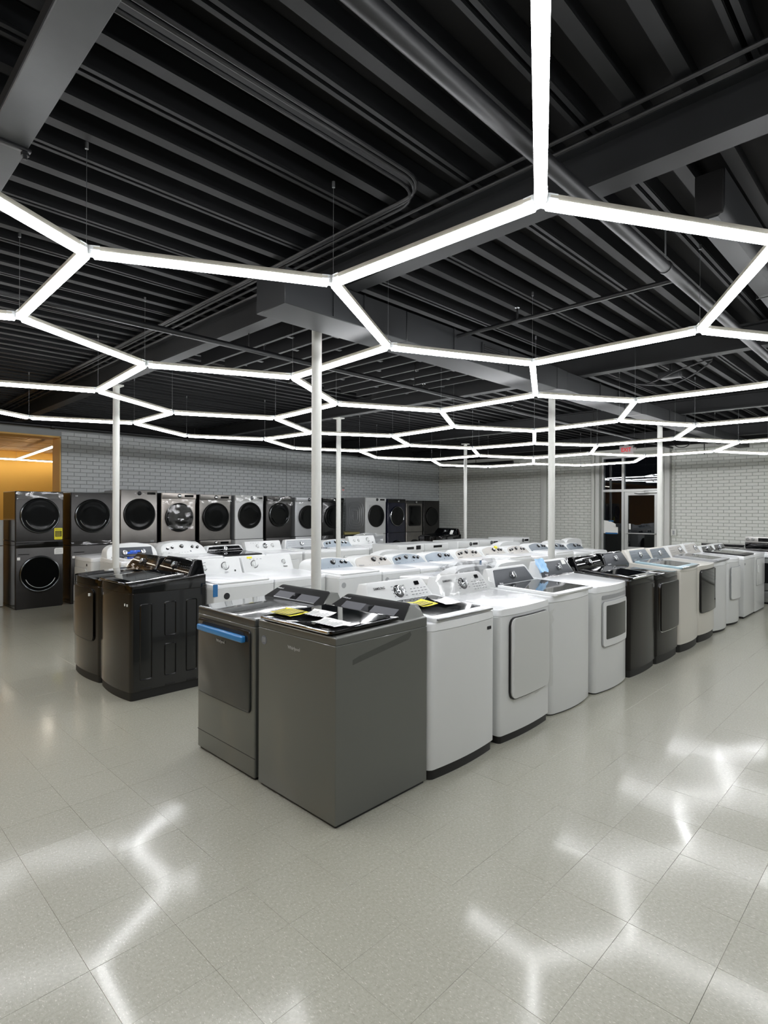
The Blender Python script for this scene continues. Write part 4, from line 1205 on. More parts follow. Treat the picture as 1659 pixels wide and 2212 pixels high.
laundry('clothes_dryer', 'glossy black dryer left of the black washing machine with pressed sides', 'dryer', 2.205, 5.81, '-U', w=0.68,
        h=0.945, rise=0.05, base=0.075, body='blacksteel', side='blackside', deck='blackgloss', bulge=0.03, cr=0.03, deckh=0.065, cons=con_sam('blackgloss', 'blackgloss', 'silverink', 'slant'),
        door=dict(x0=-0.29, x1=0.26, z0=0.38, z1=0.85, r=0.04, mat='blacksteel', rim='black', out=0.013), extras=ex_blackdry)

# second row, fronts toward the camera's right
V2 = 4.45
R2 = 'white laundry machines of the second row'
def ex_tape(root, P):
    front_plate(root, 'blue_tape', 'bluetape', -0.305, 0.86, 0.045, 0.11, P, 0.004)
    Mesh().lathe((-0.19, -P['d'] / 2, 0.80), (0, -1, 0), [(0, 0.004), (0.030, 0.004), (0.030, 0)], 24).build('round_sticker', 'ink', root)
def ex_round(root, P):
    Mesh().lathe((-0.25, -P['d'] / 2, 0.80), (0, -1, 0), [(0, 0.0015), (0.03, 0.0015), (0.03, 0)], 24).build('round_sticker', 'greypl', root)
def ex_seam(root, P):
    front_plate(root, 'blue_tape', 'bluetape', 0.28, 0.86, 0.04, 0.10, P, 0.004)
common = dict(w=0.685, d=0.70, h=0.91, rise=0.02, body='white', deck='whitetop', cr=0.012, deckh=0.04)
laundry('top_load_washer', 'white washing machine with blue tape and a round black sticker on its front', 'washing machine', 2.895, V2 + 0.20 + 0.35, '-V', R2, cons=con_amana('washer'), lid=dict(frame='whitetop', w=0.58, t=0.012, lip='whitepl'), extras=ex_tape, **{**common, 'w': 0.645})
def ex_yel(root, P):
    f = P['face']
    plate(rr(-0.25, -0.19, 0.165, 0.185, 0.002), 0.004, -0.004).build('yellow_sticker', 'yellow', root, f[0], f[1])
laundry('clothes_dryer', 'white dryer with two ringed knobs set far apart and a yellow sticker on top', 'dryer', 3.55, V2 + 0.20 + 0.35, '-V', R2, cons=con_amana('dryer'), door=dict(x0=-0.26, x1=0.26, z0=0.35, z1=0.80, r=0.02, mat='white', rim='greypl', out=0.012), extras=ex_yel, **{**common, 'w': 0.645})
fl2 = dict(lid=dict(frame='whitetop', w=0.60, t=0.012, lip='whitepl'))
dr2 = dict(door=dict(x0=-0.26, x1=0.26, z0=0.35, z1=0.80, r=0.02, mat='white', rim='greypl', out=0.012))
row2 = [
    ('w', 'blueface', 'white washing machine with blue grey console just right of the thick near pole', (4.20, 0.905), ex_round),
    ('d3', 'tanface', 'white dryer with three knobs on a warm grey console, nearest one of that colour', (4.85, 0.898), ex_round),
    ('d', 'blueface', 'white dryer with five knobs on a blue grey console, nearest of its kind', (5.49, 0.885), None),
    ('w', 'blueface', 'white washing machine with blue grey console right of the nearest five-knob dryer', (6.13, 0.872), ex_seam),
    ('d', 'tanface', 'white dryer with five knobs on a warm grey console, the nearer of two such', (6.80, 0.880), None),
    ('w', 'tanface', 'white washing machine with a yellow sticker on its warm grey console', (7.46, 0.885), None),
    ('d', 'tanface', 'white dryer with five knobs on a warm grey console, the farther of two such', (8.16, 0.868), None),
    ('w', 'slateface', 'white washing machine with slate grey console left of the white pole by the door', (8.83, 0.884), None),
    ('d', 'slateface', 'white dryer with slate grey console right behind the white pole', (9.52, 0.855), None),
    ('w', 'slateface', 'white washing machine with slate grey console, last of the second row', (10.18, 0.832), None),
]
for kind, face, lab, (u, hh), ex in row2:
    common = dict(common, h=hh, w=0.634)
    if kind == 'w':
        o = laundry('top_load_washer', lab, 'washing machine', u, V2 + 0.35, '-V', R2, cons=con_arch(face, 'washer'), extras=ex, **fl2, **common)
    else:
        o = laundry('clothes_dryer', lab, 'dryer', u, V2 + 0.35, '-V', R2, cons=con_arch(face, 'washer' if kind == 'd3' else 'dryer'), extras=ex, **dr2, **common)
    if 'yellow sticker' in lab:
        plate(rr(0.07, 0.12, 0.125, 0.165, 0.002), -0.003, -0.042).build('yellow_sticker', 'yellow', o, (0, 0.079, hh - 0.002), -0.80)

common = dict(common, h=0.91, w=0.685)
# machines standing back to back behind the first and second rows: their console backs show
def ex_wrap(root, P):
    face_film(root, P, 51, 'whitewrap', 0.03, 0.0)
    crumple(-0.325, 0.325, 0.90, 1.10, 0, 0.03, 12, 6, 52).build('plastic_film', 'whitewrap', root, (0, P['d'] / 2 + 0.035, 0))
BB = 'white machines standing back to back behind a row'
laundry('clothes_dryer', 'white dryer wrapped in cloudy film behind the film-wrapped white dryer', 'dryer', 4.62, 3.62, '+V', BB, cons=con_arch('whitepl', 'dryer'), extras=ex_wrap, **dr2, **common)
laundry('top_load_washer', 'white washing machine turned away behind the wide dark lid', 'washing machine', 5.33, 3.62, '+V', BB, cons=con_arch('whitepl', 'washer'), **fl2, **common)
laundry('top_load_washer', 'white washing machine turned away behind the nearest five-knob dryer', 'washing machine', 5.65, 5.66, '+V', BB, cons=con_arch('greypl', 'washer'), **fl2, **{**common, 'h': 0.905})
laundry('top_load_washer', 'white washing machine turned away behind the yellow-stickered console', 'washing machine', 8.55, 5.66, '+V', BB, cons=con_arch('greypl', 'washer'), **fl2, **common)
laundry('clothes_dryer', 'white dryer turned away behind the slate console left of the pole', 'dryer', 10.22, 5.66, '+V', BB, cons=con_arch('whitepl', 'dryer'), **dr2, **{**common, 'h': 0.87})
laundry('top_load_washer', 'white washing machine turned away behind the last slate console', 'washing machine', 10.94, 5.66, '+V', BB, cons=con_arch('whitepl', 'washer'), **fl2, **{**common, 'h': 0.88})

# ------------------------------------------------------------------ third island
V3 = 7.25
R3 = 'laundry machines of the third row'
def ex_ge(root, P):
    f = P['face']
    o = Mesh().box(-0.10, 0.06, -0.020, -0.002, 0.055, 0.085, 0.008).box(-0.04, 0.10, -0.030, -0.012, 0.07, 0.10, 0.010).build('blue_tape', 'brighttape', root, f[0], f[1])
con_ge = dict(h=0.20, depth=0.22, tilt=0.45, kind='arch', mat='whitepl', face='darkface', ins=0.03, facew=(-0.72, 0.80), f0=0.10, f1=0.70, knobs=[(-0.30, 0.35, 0.034, 'chrome'), (0.42, 0.38, 0.034, 'chrome')])
laundry('top_load_washer', 'white washing machine with blue tape between two knobs on a black console', 'washing machine', 3.10, V3 + 0.35, '-V', R3, cons=con_ge, extras=ex_ge, lid=dict(frame='whitetop', glass='glassdark', w=0.58, t=0.02), **{**common, 'h': 0.93})
con5 = dict(con_arch('whitepl', 'dryer')); con5['h'] = 0.19; con5['text'] = [(-0.7, 0.2, 'GE', 0.02, 'greyink')]
laundry('clothes_dryer', 'white dryer with five knobs on a white console', 'dryer', 3.82, V3 + 0.35, '-V', R3, cons=con5, **dr2, **{**common, 'h': 0.93})
cb = con_dark('white', 'blackgloss', 'Whirlpool', 0.0); cb['h'] = 0.125
laundry('top_load_washer', 'white washing machine with black console and black glass lid, third row', 'washing machine', 4.52, V3 + 0.35, '-V', R3, cons=cb, lid=dict(frame='black', glass='glassdark', w=0.62, t=0.016), **common)
ck = dict(con_amana('washer', h=0.16)); ck['knobs'] = [(-0.35, 0.5, 0.028, 'white'), (0.08, 0.52, 0.038, 'chrome'), (0.50, 0.52, 0.030, 'white')]; ck['text'] = []; ck['disp'] = []
laundry('clothes_dryer', 'white dryer with one bright knob between two white ones', 'dryer', 5.22, V3 + 0.35, '-V', R3, cons=ck, **dr2, **common)
laundry('top_load_washer', 'white washing machine with silver console and glass lid left of the thick pole', 'washing machine', 5.95, V3 + 0.35, '-V', R3, cons=con_dark('whitepl', 'silverface', 'LG', 0.1), lid=dict(frame='whitetop', glass='glassgrey', w=0.62, t=0.02), **common)
laundry('clothes_dryer', 'white dryer with blue grey console crossed by the thin pole', 'dryer', 6.70, V3 + 0.35, '-V', R3, cons=con_arch('blueface', 'dryer'), **dr2, **common)
laundry('top_load_washer', 'white washing machine with three white knobs right of the thin pole', 'washing machine', 7.42, V3 + 0.35, '-V', R3, cons=con_amana('washer'), lid=dict(frame='whitetop', w=0.60, t=0.012), **common)
def ex_geback(root, P):
    front_plate(root, 'corner_label', 'ink', 0.20, 0.83, 0.03, 0.03, P)
laundry('clothes_dryer', 'white dryer facing left behind the black pair, seen over their tops', 'dryer', 3.02, 8.42, '-U', None, w=0.685, d=0.70, h=0.925, rise=0.03, body='white', deck='whitetop', bulge=0.02, cr=0.04, cons=con_arch('whitepl', 'dryer'), door=dict(x0=-0.26, x1=0.2, z0=0.35, z1=0.78, r=0.03, mat='white', rim='greypl', out=0.014), extras=ex_geback)
laundry('clothes_dryer', 'white dryer turned away behind the five-knob white dryer', 'dryer', 3.90, 8.40, '+V', BB, cons=con_arch('whitepl', 'dryer'), **dr2, **{**common, 'h': 0.98})
def ex_wrap2(root, P):
    crumple(-0.33, 0.33, 0.88, 1.12, 0, 0.04, 10, 5, 62).build('plastic_film', 'whitewrap', root, (0, P['d'] / 2 + 0.04, 0))
laundry('top_load_washer', 'white washing machine turned away under cloudy film, behind the three white knobs', 'washing machine', 7.85, 8.40, '+V', BB, cons=con_arch('greypl', 'washer'), extras=ex_wrap2, **fl2, **{**common, 'h': 0.98})

# white front-load machines, farther along
FR = 'white front-load machines in the far middle'
flk = dict(w=0.68, d=0.62, h=0.975, body='white', side=None, strip='whitepl', striph=0.12, ring='whitepl', glass='bowl', cz=0.50, R=0.25)
front_loader('front_load_washer', 'white front loader with two black windows on its panel', 'washing machine', 7.42, 6.91, group=FR, disp=(-0.12, 0.06), extras=lambda r, P: plate(rr(0.12, 0.24, P['zc'] - 0.03, P['zc'] + 0.04, 0.004), P['yf'] - 0.009, P['yf'] - 0.013).build('display', 'display', r), **flk)
front_loader('front_load_dryer', 'white front loader with one long black window on its panel', 'dryer', 8.12, 6.91, group=FR, disp=(-0.10, 0.14), **flk)
front_loader('front_load_washer', 'white front loader with black knob, first of three with knobs', 'washing machine', 9.10, 6.91, group=FR, knobx=0.06, knobm='dimring', disp=(0.13, 0.29), **flk)
front_loader('front_load_dryer', 'white front loader with black knob, second of three with knobs', 'dryer', 9.82, 6.91, group=FR, knobx=0.06, knobm='dimring', disp=(0.13, 0.29), **flk)
front_loader('front_load_washer', 'white front loader with black knob, third of three with knobs', 'washing machine', 11.05, 6.91, group=FR, knobx=0.06, knobm='dimring', disp=(0.13, 0.29), **flk)
for u in (9.35, 10.5):
    pass
def ex_bk(root, P):
    f = P['face']
    plate(rr(0.14, 0.22, 0.03, 0.13, 0.003), -0.003, -0.006).build('white_sticker', 'paper', root, f[0], f[1])
laundry('top_load_washer', 'black washing machine facing left beyond the white front loaders', 'washing machine', 10.05, 8.10, '-U', None, w=0.685, d=0.72, h=0.98, rise=0.05, base=0.06, body='blacksteel', deck='blackgloss', bulge=0.02, cr=0.03, lid=dict(frame='blackgloss', glass='glassdark', w=0.6, t=0.02), cons=con_sam('blackgloss', 'blackgloss', 'silverink', 'slant', False), extras=ex_bk)

# ------------------------------------------------------------------ machines piled two high along the left wall
VF, DS = 10.31, 0.76
def st(u0, u1): return ((u0 + u1) / 2, VF + DS / 2, u1 - u0)
def ex_kit(root, P): pass
def ex_s1top(root, P):
    yf = P['yf']
    t_ = plate(rr(0.205, 0.325, 0.018, 0.205, 0.008), yf + 0.001, yf - 0.003).build('energy_label', 'yellow', root)
    plate(rr(0.218, 0.312, 0.065, 0.158, 0.003), yf - 0.002, yf - 0.004).build('label_table', 'yelink', root)
    text('lettering', 'ENERGYGUIDE', 0.014, 'ink', root, (0.265, yf - 0.0035, 0.182))
    b = Mesh()
    for i in range(4): b.box(0.226, 0.30, yf - 0.0048, yf - 0.0038, 0.078 + i * 0.02, 0.084 + i * 0.02)
    b.build('label_lines', 'yellow', root, smooth=False)
    crumple(-0.33, 0.33, P['h'] - 0.12, P['h'] - 0.01, yf - 0.006, 0.02, 14, 4, 71).build('plastic_film', 'film', root)
def ex_s1bot(root, P):
    yf = P['yf']
    plate(rr(0.205, 0.335, 0.845, 0.945, (0.004, 0.004, 0.004, 0.03)), yf + 0.001, yf - 0.003).build('care_sheet', 'paper', root)
    b = Mesh()
    for i in range(4): b.box(0.225, 0.318, yf - 0.004, yf - 0.003, 0.862 + i * 0.018, 0.866 + i * 0.018)
    b.build('printed_lines', 'greyink', root, smooth=False)
    plate(rr(-0.315, -0.275, 0.775, 0.82, 0.004), yf + 0.001, yf - 0.003).build('small_label', 'paper', root)
    plate(rr(-0.335, 0.335, 0.962, 1.055, 0.004), yf + 0.01, yf - 0.002).build('control_strip', 'blackgloss', root)
GU, GL = 'upper dryers piled along the left wall', 'lower washing machines along the left wall'
LM, LD = 'front_load_washer', 'front_load_dryer'
x, y, w = st(2.32, 3.00)
front_loader(LM, 'dark grey front-load washing machine under the dryer with the yellow label', 'washing machine', x, y, 0, group=GL, w=w, h=1.065, body='darksteel', side='blackside', ring='dimring', cz=0.545, R=0.29, handle='satin', drawer=False, extras=lambda r, P: (ex_s1bot(r, P), Mesh().box(-0.30, -0.15, P['yf'] - 0.004, P['yf'] + 0.002, 0.855, 0.868, 0.002, 1).build('drawer_grip', 'black', r)))
front_loader(LD, 'dark grey front-load dryer with a yellow label, first pile from the left', 'dryer', x, y, 1.065, group=GU, w=w, h=0.795, body='darksteel', side='blackside', ring='dimring', cz=0.41, R=0.285, handle='satin', extras=ex_s1top)
LG = lambda r, P: text('logo', 'LG', 0.03, 'silverink', r, (-0.25, P['yf'] - 0.002, P['h'] - 0.055))
def lower(u0, u1, lab, body='darksteel', hh=0.965, **kw):
    x, y, w = st(u0, u1)
    return front_loader(LM, lab, 'washing machine', x, y, 0, group=GL, w=w, h=hh, body=body, cz=0.50, R=0.27, **kw)
def upper(u0, u1, lab, z=0.965, hh=0.89, **kw):
    x, y, w = st(u0, u1)
    return front_loader(LD, lab, 'dryer', x, y, z, group=GU, w=w, h=hh, **kw)
def ex_s2(root, P):
    LG(root, P)
    plate(rr(0.285, 0.32, 0.02, 0.045, 0.003), P['yf'] + 0.001, P['yf'] - 0.003).build('small_label', 'paper', root)
    crumple(-0.33, 0.30, 0.02, 0.08, P['yf'] - 0.004, 0.02, 14, 3, 77).build('plastic_film', 'film', root)
lower(3.11, 3.79, 'dark grey front-load washing machine in the second pile from the left', drawer=True, ring='dimring', extras=lambda r, P: plate(rr(-0.315, -0.275, 0.76, 0.80, 0.004), P['yf'] + 0.001, P['yf'] - 0.003).build('small_label', 'paper', r))
upper(3.11, 3.79, 'dark grey front-load dryer with a bright door arc, second pile from the left', body='darksteel', ring='dimring', cz=0.50, R=0.285, handle='satin', extras=ex_s2)
lower(3.91, 4.57, 'steel grey front-load washing machine in the third pile, just right of the pole', body='graphite', side='silverpaint')
def ex_s3(root, P):
    for sx in (-0.075, 0.075):
        Mesh().lathe((sx, P['yf'], P['zc']), (0, -1, 0), [(0, 0.003), (0.008, 0.003), (0.008, 0)], 12).build('button', 'satin', root)
    plate(rr(0.20, 0.27, 0.015, 0.05, 0.003), P['yf'] + 0.001, P['yf'] - 0.002).build('small_label', 'satin', root)
upper(3.91, 4.57, 'steel grey front-load dryer with black knob, just right of the pole', z=0.965, hh=0.955, body='graphite', side='silverpaint', ring='black', cz=0.52, R=0.285, knobx=0.0, knobm='black', disp=(0.14, 0.29), extras=ex_s3)
lower(4.65, 5.33, 'pale steel front-load washing machine in the fourth pile', body='platinum', side='silverpaint', strip='platinum')
upper(4.65, 5.33, 'pale steel dryer with film creased over its round door', hh=0.92, body='platinum', side='blackside', strip='platinum', ring='black', cz=0.46, R=0.275, knobx=0.0, disp=(0.10, 0.28), bulge=0.02,
      extras=lambda r, P: (crumple(-0.25, 0.25, 0.24, 0.70, P['yf'] - 0.045, 0.03, 12, 12, 81).build('plastic_film', 'film', r), crumple(-0.33, 0.33, P['h'] - 0.20, P['h'] - 0.12, P['yf'] - 0.008, 0.015, 14, 3, 82).build('plastic_film', 'film', r)))
lower(5.41, 6.09, 'grey steel front-load washing machine in the fifth pile', body='graphite', side='blackside', strip='graphite', knobx=0.0, disp=(0.10, 0.28))
upper(5.41, 6.09, 'grey steel front-load dryer with a plain black round door in the fifth pile', hh=0.905, body='graphite', side='blackside', strip='graphite', ring='black', cz=0.46, R=0.285, knobx=0.0, disp=(0.10, 0.28), bulge=0.02,
      extras=lambda r, P: crumple(-0.33, 0.33, P['h'] - 0.20, P['h'] - 0.11, P['yf'] - 0.008, 0.015, 14, 3, 83).build('plastic_film', 'film', r))
lower(6.18, 6.86, 'white front-load washing machine in the sixth pile', body='white', side=None, strip='whitepl', hh=0.955)
upper(6.18, 6.86, 'white front-load dryer with black door, the first white one along the wall', z=0.955, hh=0.915, body='white', side='silverpaint', strip='whitepl', ring='black', cz=0.50, R=0.275, knobx=0.05, knobm='dimring', disp=(0.18, 0.31),
      extras=lambda r, P: crumple(-0.33, 0.33, P['h'] - 0.16, P['h'], P['yf'] - 0.012, 0.022, 14, 5, 84).build('plastic_film', 'film', r))
lower(6.93, 7.59, 'dark front-load washing machine in the seventh pile', body='darksteel', side='blackside')
upper(6.93, 7.59, 'dark front-load dryer with film over its controls, seventh pile', hh=0.905, body='darksteel', side='blackside', ring='dimring', cz=0.50, R=0.265, knobx=0.04, handle='dimring', striph=0.12, strip='darksteel',
      extras=lambda r, P: crumple(-0.33, 0.33, P['h'] - 0.20, P['h'], P['yf'] - 0.012, 0.03, 14, 6, 85).build('plastic_film', 'film', r))
lower(7.71, 8.41, 'silver front-load washing machine half hidden by the thick pole', body='silverpaint', side='silverpaint')
upper(7.71, 8.41, 'silver front-load dryer half hidden by the thick pole', hh=0.885, body='silverpaint', side='silverpaint', strip='silverpaint', striph=0.10, ring='black', cz=0.44, R=0.265, knobx=0.02, knobm='dimring', bulge=0.02,
      extras=lambda r, P: crumple(-0.33, 0.20, P['h'] - 0.19, P['h'] - 0.11, P['yf'] - 0.008, 0.015, 10, 3, 86).build('plastic_film', 'film', r))
lower(8.48, 9.14, 'black front-load washing machine left of the gap in the piles', body='blackside', side='blackside')
upper(8.48, 9.14, 'black front-load dryer left of the gap in the piles', hh=0.885, body='blackside', side='black', strip='blackgloss', striph=0.10, ring='black', cz=0.44, R=0.27, knobx=0.02)
tag(Mesh().box(9.22, 9.72, VF + 0.05, VF + 0.80, 0.965, 1.02, 0.006).build('wooden_board', 'wood'), 'pale olive wooden board in the gap between the piles', 'board')
front_loader('front_load_washer', 'low dark washing machine carrying the pale board in the gap', 'washing machine', 9.47, VF + 0.42, 0, w=0.60, d=0.74, h=0.965, body='blackside', R=0.25)
lower(9.87, 10.60, 'white front-load washing machine right of the gap in the piles', body='white', side='silverpaint', hh=0.955)
def ex_swirl(root, P):
    m = Mesh()
    for q, dz in ((0.30, 0.36), (0.235, 0.29), (0.17, 0.22), (0.10, 0.14)):
        o_ = rr(-q, q, 0.47 - dz, 0.47 + dz, q * 0.6, 5); i_ = rr(-q + 0.02, q - 0.02, 0.47 - dz + 0.02, 0.47 + dz - 0.02, q * 0.5, 5)
        x0 = -P['w'] / 2 - 0.001
        A_ = [m.bm.verts.new((x0, p, z_)) for p, z_ in o_]; B_ = [m.bm.verts.new((x0 - 0.008, (p + p2) / 2, (z_ + z2) / 2)) for (p, z_), (p2, z2) in zip(o_, i_)]; C_ = [m.bm.verts.new((x0, p, z_)) for p, z_ in i_]
        n = len(o_)
        for k in range(n):
            j = (k + 1) % n
            m.bm.faces.new((A_[k], A_[j], B_[j], B_[k])); m.bm.faces.new((B_[k], B_[j], C_[j], C_[k]))
    m.build('side_pressing', 'silverpaint', root)
    plate(rr(-0.25, -0.05, P['h'] - 0.30, P['h'] - 0.18, 0.03), P['yf'] + 0.001, P['yf'] - 0.002).build('film_patch', 'film', root)
upper(9.87, 10.60, 'white front-load dryer with ringed grey side right of the gap', z=0.955, hh=0.93, body='white', side='silverpaint', strip='whitepl', ring='black', cz=0.46, R=0.285, knobx=0.03, knobm='dimring', disp=(0.14, 0.30), extras=ex_swirl)
lower(10.67, 11.35, 'navy blue front-load washing machine in the corner piles', body='navy', side='navy')
upper(10.67, 11.35, 'navy blue front-load dryer with bright door ring in the corner piles', hh=0.89, body='navy', side='navy', strip='black', striph=0.10, ring='chrome', cz=0.44, R=0.265, knobx=0.05)
lower(11.39, 12.06, 'dark grey washing machine under the squared glass door', body='graphite', side='blackside')
upper(11.39, 12.06, 'dark grey dryer with a squared glass door near the corner', hh=0.865, body='graphite', side='blackside', strip='blackgloss', striph=0.09, ring='black', cz=0.45, R=0.25, square=True, knobx=0.05)
lower(12.11, 12.81, 'dark grey front-load washing machine in the last pile before the corner', body='darksteel', side='blackside')
upper(12.11, 12.81, 'dark grey front-load dryer in the last pile before the corner', hh=0.865, body='darksteel', side='blackside', ring='black', cz=0.42, R=0.27)

# white machine at the left edge, partly out of the frame, and the ranges at the right edge
front_loader('front_load_washer', 'white front loader at the left edge of view beside the first pile', 'washing machine', 1.94, 11.15, 0, w=0.66, d=0.70, h=0.98, body='white', side=None, ring='satin', R=0.25)
front_loader('front_load_dryer', 'white dryer on top of the white front loader at the left edge', 'dryer', 1.94, 11.15, 0.98, w=0.66, d=0.70, h=0.42, body='white', side=None, ring='satin', R=0.15)
cooking_range('stainless steel electric range with black cooktop at the right edge', 11.75, 2.18, '-U', True)
cooking_range('low black range without a backguard left of the steel range', 11.95, 2.98, '-U', False)

# ------------------------------------------------------------------ poles
def pole(u, v, label):
    t = thing('support_pole', label, 'pole', (u, v, 0), 0, 'white support poles')
    Mesh().cyl((0, 0, 0.012), (0, 0, 1), 0.037, 3.0, 24).build('pole', 'pole', t)
    Mesh().box(-0.042, 0.042, -0.09, 0.09, 0, 0.012, 0.003).build('base_plate', 'pole', t)
    Mesh().box(-0.06, 0.06, -0.07, 0.07, 3.012, 3.028).build('cap_plate', 'pole', t)
pole(2.655, 3.30, 'thick looking white pole behind the charcoal grey dryer')
pole(2.55, 6.86, 'white pole behind the black pair at the left')
pole(5.885, 3.13, 'white pole beyond the dark-windowed white dryer')
pole(5.90, 6.78, 'thin white pole right of the thick one, before the far piles')
pole(10.15, 7.45, 'thinnest white pole, in front of the far corner')
pole(9.29, 3.12, 'white pole at the right of the entrance door')

# ------------------------------------------------------------------ overhead: ducts, pipes
t = thing('air_duct', 'long dark square duct with grilles crossing under the beams', 'duct', (0, 0, 0))
secs = [(1.98, 3.05, 2.76, 3.06, 2.81, 3.028), (3.05, 5.30, 2.76, 3.06, 2.81, 3.028), (5.55, 7.6, 2.78, 3.05, 2.84, 3.028), (7.85, 9.9, 2.80, 3.04, 2.86, 3.028), (10.1, 13.6, 2.82, 3.03, 2.88, 3.028)]
for i, (u0, u1, va, vb, za, zb) in enumerate(secs):
    Mesh().box(u0, u1 - 0.004, va, vb, za, zb, 0.004, 1).build('duct_section', 'duct', t)
for a, c in zip(secs[1:], secs[2:]):
    lo = [(a[1], a[2], a[4]), (a[1], a[3], a[4]), (a[1], a[3], a[5]), (a[1], a[2], a[5])]
    hi = [(c[0], c[2], c[4]), (c[0], c[3], c[4]), (c[0], c[3], c[5]), (c[0], c[2], c[5])]
    Mesh().prism(lo, hi).build('duct_reducer', 'duct', t, smooth=False)
for u in (2.35, 2.62, 3.6, 4.4, 6.3, 7.0, 8.6, 9.3):
    Mesh().box(u, u + 0.012, 2.752, 2.765, 2.82, 3.027).build('duct_flange', 'duct', t, smooth=False)
for u, va, z0 in ((3.98, 2.76, 2.85), (6.85, 2.78, 2.87)):
    g = Mesh().box(u, u + 0.34, va - 0.012, va + 0.002, z0, z0 + 0.15).build('grille', 'duct', t, smooth=False)
    b = Mesh()
    for k in range(2):
        b.box(u + 0.02 + k * 0.16, u + 0.16 + k * 0.16, va - 0.014, va - 0.011, z0 + 0.015, z0 + 0.135)
    b.build('grille_opening', 'black', g, smooth=False)
    for k in range(7):
        Mesh().box(u + 0.015, u + 0.325, va - 0.017, va - 0.012, z0 + 0.020 + k * 0.017, z0 + 0.026 + k * 0.017).build('louver', 'duct', g, smooth=False)
t = thing('exhaust_duct', 'narrow grey duct with a curved end at the upper right', 'duct', (0, 0, 0))
pr = [(0.735, 3.22), (0.735, 3.05), (0.742, 3.02), (0.765, 3.0), (0.863, 3.0), (0.863, 3.22)]
Mesh().prism([(3.05, a, q) for a, q in pr], [(13.2, a, q) for a, q in pr]).build('duct_body', 'duct', t)
Mesh().box(3.03, 3.048, 0.74, 0.861, 3.006, 3.215, 0.004, 1).build('end_cap', 'deck', t)
for u in (4.4, 6.4, 8.6):
    Mesh().tube([(u, 0.725, 3.25), (u, 0.725, 2.99), (u, 0.873, 2.99), (u, 0.873, 3.25)], 0.006, 6).build('hanger', 'pipe', t)
t = thing('sprinkler_main', 'thick dark pipe running diagonally away under the deck', 'pipe', (0, 0, 0))
Mesh().tube([(-6, 1.115, 2.965), (13.5, 1.115, 2.965)], 0.033, 16).build('pipe', 'pipe', t)
for u in (0.2, 3.4, 6.6, 9.8):
    Mesh().tube([(u, 1.115, 3.25), (u, 1.115, 3.0)], 0.005, 6).build('hanger', 'wire', t)
    Mesh().lathe((u, 1.115, 2.965), (1, 0, 0), [(0.033, -0.012), (0.037, -0.012), (0.037, 0.012), (0.033, 0.012)], 16).build('clamp', 'pipe', t)
t = thing('sprinkler_branch', 'short thin dark pipe with a sprinkler head between the thick pipe and the duct', 'pipe', (0, 0, 0))
Mesh().tube([(3.62, 1.13, 2.965), (3.62, 2.74, 2.965)], 0.015, 10).build('pipe', 'pipe', t)
for v in (2.2,):
    Mesh().tube([(3.62, v, 2.965), (3.62, v, 3.03)], 0.010, 8).build('riser', 'pipe', t)
    Mesh().cyl((3.62, v, 3.03), (0, 0, 1), 0.006, 0.03, 8).cyl((3.62, v, 3.058), (0, 0, 1), 0.018, 0.003, 12).build('sprinkler_head', 'chrome', t)
t = thing('sprinkler_branch', 'thin dark pipe running parallel beyond the long duct', 'pipe', (0, 0, 0))
Mesh().tube([(0.2, 4.05, 2.90), (12.8, 4.05, 2.90)], 0.022, 10).build('pipe', 'pipe', t)
for u in (2.55, 4.6, 6.4, 9.0):
    Mesh().tube([(u, 4.05, 3.25), (u, 4.05, 2.92)], 0.005, 6).build('hanger', 'pipe', t)
    Mesh().cyl((u + 0.15, 4.05, 2.92), (0, 0, 1), 0.010, 0.05, 8).cyl((u + 0.15, 4.05, 2.965), (0, 0, 1), 0.016, 0.004, 12).build('sprinkler_head', 'chrome', t)
t = thing('wall_pipe', 'long black pipe along the top of the left brick wall', 'pipe', (0, 0, 0))
Mesh().tube([(UB + 0.1, 10.9, 2.985), (UW - 0.4, 10.9, 3.0)], 0.030, 12).build('pipe', 'pipe', t)
for u in (3.0, 5.4, 7.8, 10.2, 12.6):
    Mesh().lathe((u, 10.9, 2.99), (1, 0, 0), [(0.03, -0.03), (0.042, -0.03), (0.042, 0.03), (0.03, 0.03)], 12).build('coupling', 'pipe', t)
    Mesh().tube([(u + 0.2, 10.9, 3.0), (u + 0.2, 10.9, 3.25)], 0.006, 6).build('hanger', 'pipe', t)
t = thing('wall_pipe', 'short dark capped pipe high near the far corner', 'pipe', (0, 0, 0))
Mesh().tube([(13.3, 10.6, 2.86), (13.3, 8.2, 2.86)], 0.045, 12).build('pipe', 'pipe', t)
Mesh().tube([(13.3, 9.4, 2.9), (13.3, 9.4, 3.25)], 0.008, 6).build('hanger', 'pipe', t)
# clamp on the boxed beam
t = thing('beam_clamp', 'dark bolted clamp under the wide beam at the upper left', 'clamp', (0.562, 2.61, 3.03))
Mesh().box(-0.075, 0.075, -0.012, 0.012, -0.014, 0.0, 0.003).build('strap', 'pipe', t)
for sx in (-1, 1):
    Mesh().cyl((sx * 0.055, 0, -0.045), (0, 0, 1), 0.008, 0.05, 8).cyl((sx * 0.055, 0, -0.03), (0, 0, 1), 0.015, 0.012, 6).build('bolt', 'pipe', t)
